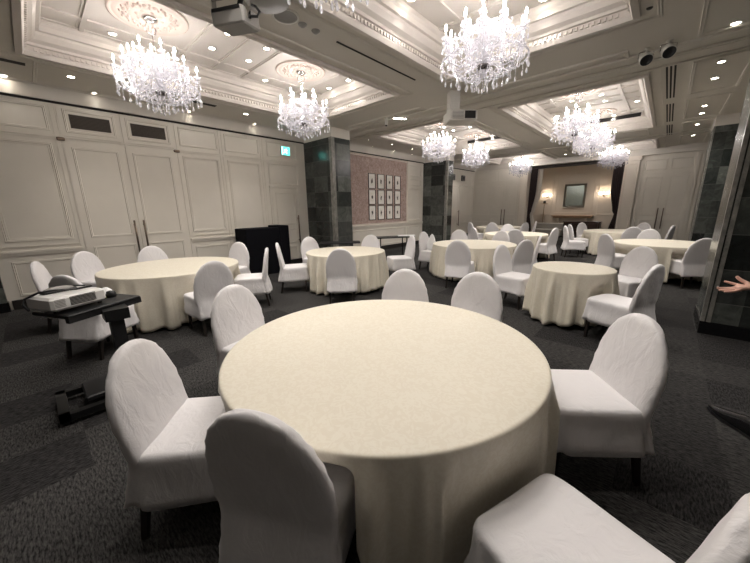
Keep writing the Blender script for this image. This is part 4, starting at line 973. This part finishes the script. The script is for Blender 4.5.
# outstretched hand : wrist at right, palm up-ish, thumb and index spread
MB().tube([L((.655, 3.0, 1.03)), L((.60, 2.985, 1.02))], [.036, .034], 14).build('shirt_cuff', SHIRT, per)
HV = [L((.625, 2.992, 1.022)), L((.540, 2.975, 1.012)), L((.47, 2.965, 1.004)), L((.425, 2.96, .996))]
HE = [(0, 1), (1, 2), (2, 3)]; HR = [.026, .026, (.036, .019), (.034, .016)]
def finger(start, pts, rr):
    i0 = len(HV)
    for k, p in enumerate(pts): HV.append(L(p)); HR.append(rr * (1 - .09 * k)); HE.append((start if k == 0 else i0 + k - 1, i0 + k))
finger(3, [(.408, 2.985, 1.006), (.385, 2.997, 1.010), (.364, 3.002, 1.014), (.347, 3.004, 1.018)], .0098)      # index, raised apart
finger(3, [(.392, 2.966, .986), (.365, 2.968, .979), (.340, 2.970, .975), (.318, 2.970, .974)], .0100)
finger(3, [(.394, 2.946, .981), (.366, 2.944, .973), (.344, 2.943, .969), (.326, 2.943, .967)], .0096)
finger(3, [(.402, 2.926, .978), (.380, 2.921, .970), (.362, 2.917, .966), (.347, 2.915, .964)], .0085)
finger(2, [(.442, 2.990, 1.024), (.418, 3.0, 1.036), (.403, 3.004, 1.048), (.395, 3.006, 1.060)], .0120)           # thumb upward
skin_mesh('hand', HV, HE, HR, SKIN, per, 2)
HB = [(1.02, 2.70, .90), (1.02, 2.705, .84), (1.01, 2.71, .79)]
HV = [L(p) for p in HB]; HE = [(0, 1), (1, 2)]; HR = [.026, (.03, .018), (.03, .016)]
for k in range(4): finger(2, [(1.01 + .001 * k, 2.685 + .017 * k, .76), (1.0, 2.685 + .017 * k, .725), (.985, 2.685 + .017 * k, .695)], .0085)
finger(1, [(.99, 2.735, .81), (.975, 2.74, .78), (.97, 2.74, .755)], .0095)
skin_mesh('hand', HV, HE, HR, SKIN, per, 2)
# shoes : long pointed toe
def shoe(heel, toe):
    heel, toe = Vector(heel), Vector(toe); d = (toe - heel); Ln = d.length; d.normalize(); s = Vector((-d.y, d.x, 0)); rows = []; n = 20
    for u, wd, ht in ((0, .022, .06), (.06, .036, .10), (.18, .042, .125), (.32, .042, .115), (.45, .047, .095), (.6, .050, .075), (.75, .045, .056), (.88, .030, .040), (.96, .015, .026), (1.0, .005, .018)):
        c = heel + d * Ln * u; row = []
        for i in range(n):
            a = 2 * PI * i / n; cc, ss = superpt(a, 2.6); zz = (ht / 2) * (1 + ss) if ss > 0 else (ht / 2) * (1 + ss)
            row.append(L(c + s * wd * cc + Vector((0, 0, zz + .006 + .012 * u * u))))
        rows.append(row)
    v, f = loft(rows, n); o = MB().add(v, f, True).build('shoe', SHOEM, per)
    sl = MB(); rows = []
    for u, wd in ((0, .03), (.1, .04), (.3, .036), (.6, .05), (.85, .034), (1.0, .008)):
        c = heel + d * Ln * u; rows.append([L(c + s * wd + Vector((0, 0, .001))), L(c - s * wd + Vector((0, 0, .001))), L(c - s * wd + Vector((0, 0, .012 + .012 * u * u))), L(c + s * wd + Vector((0, 0, .012 + .012 * u * u)))])
    v, f = loft(rows, 4); sl.add(v, f).build('sole', BLACKP, o)
shoe((.675, 2.925, 0), (.452, 3.215, 0)); shoe((1.03, 2.66, 0), (.86, 2.93, 0))
# pale name tag dot on the fingertip side is left to the nail
MB().lathe([(0, .002), (.005, .001), (.006, 0), (0, -.001)], 8, L((.322, 2.968, .986))).build('fingernail', mat('nail', (.85, .72, .68), .3), per)
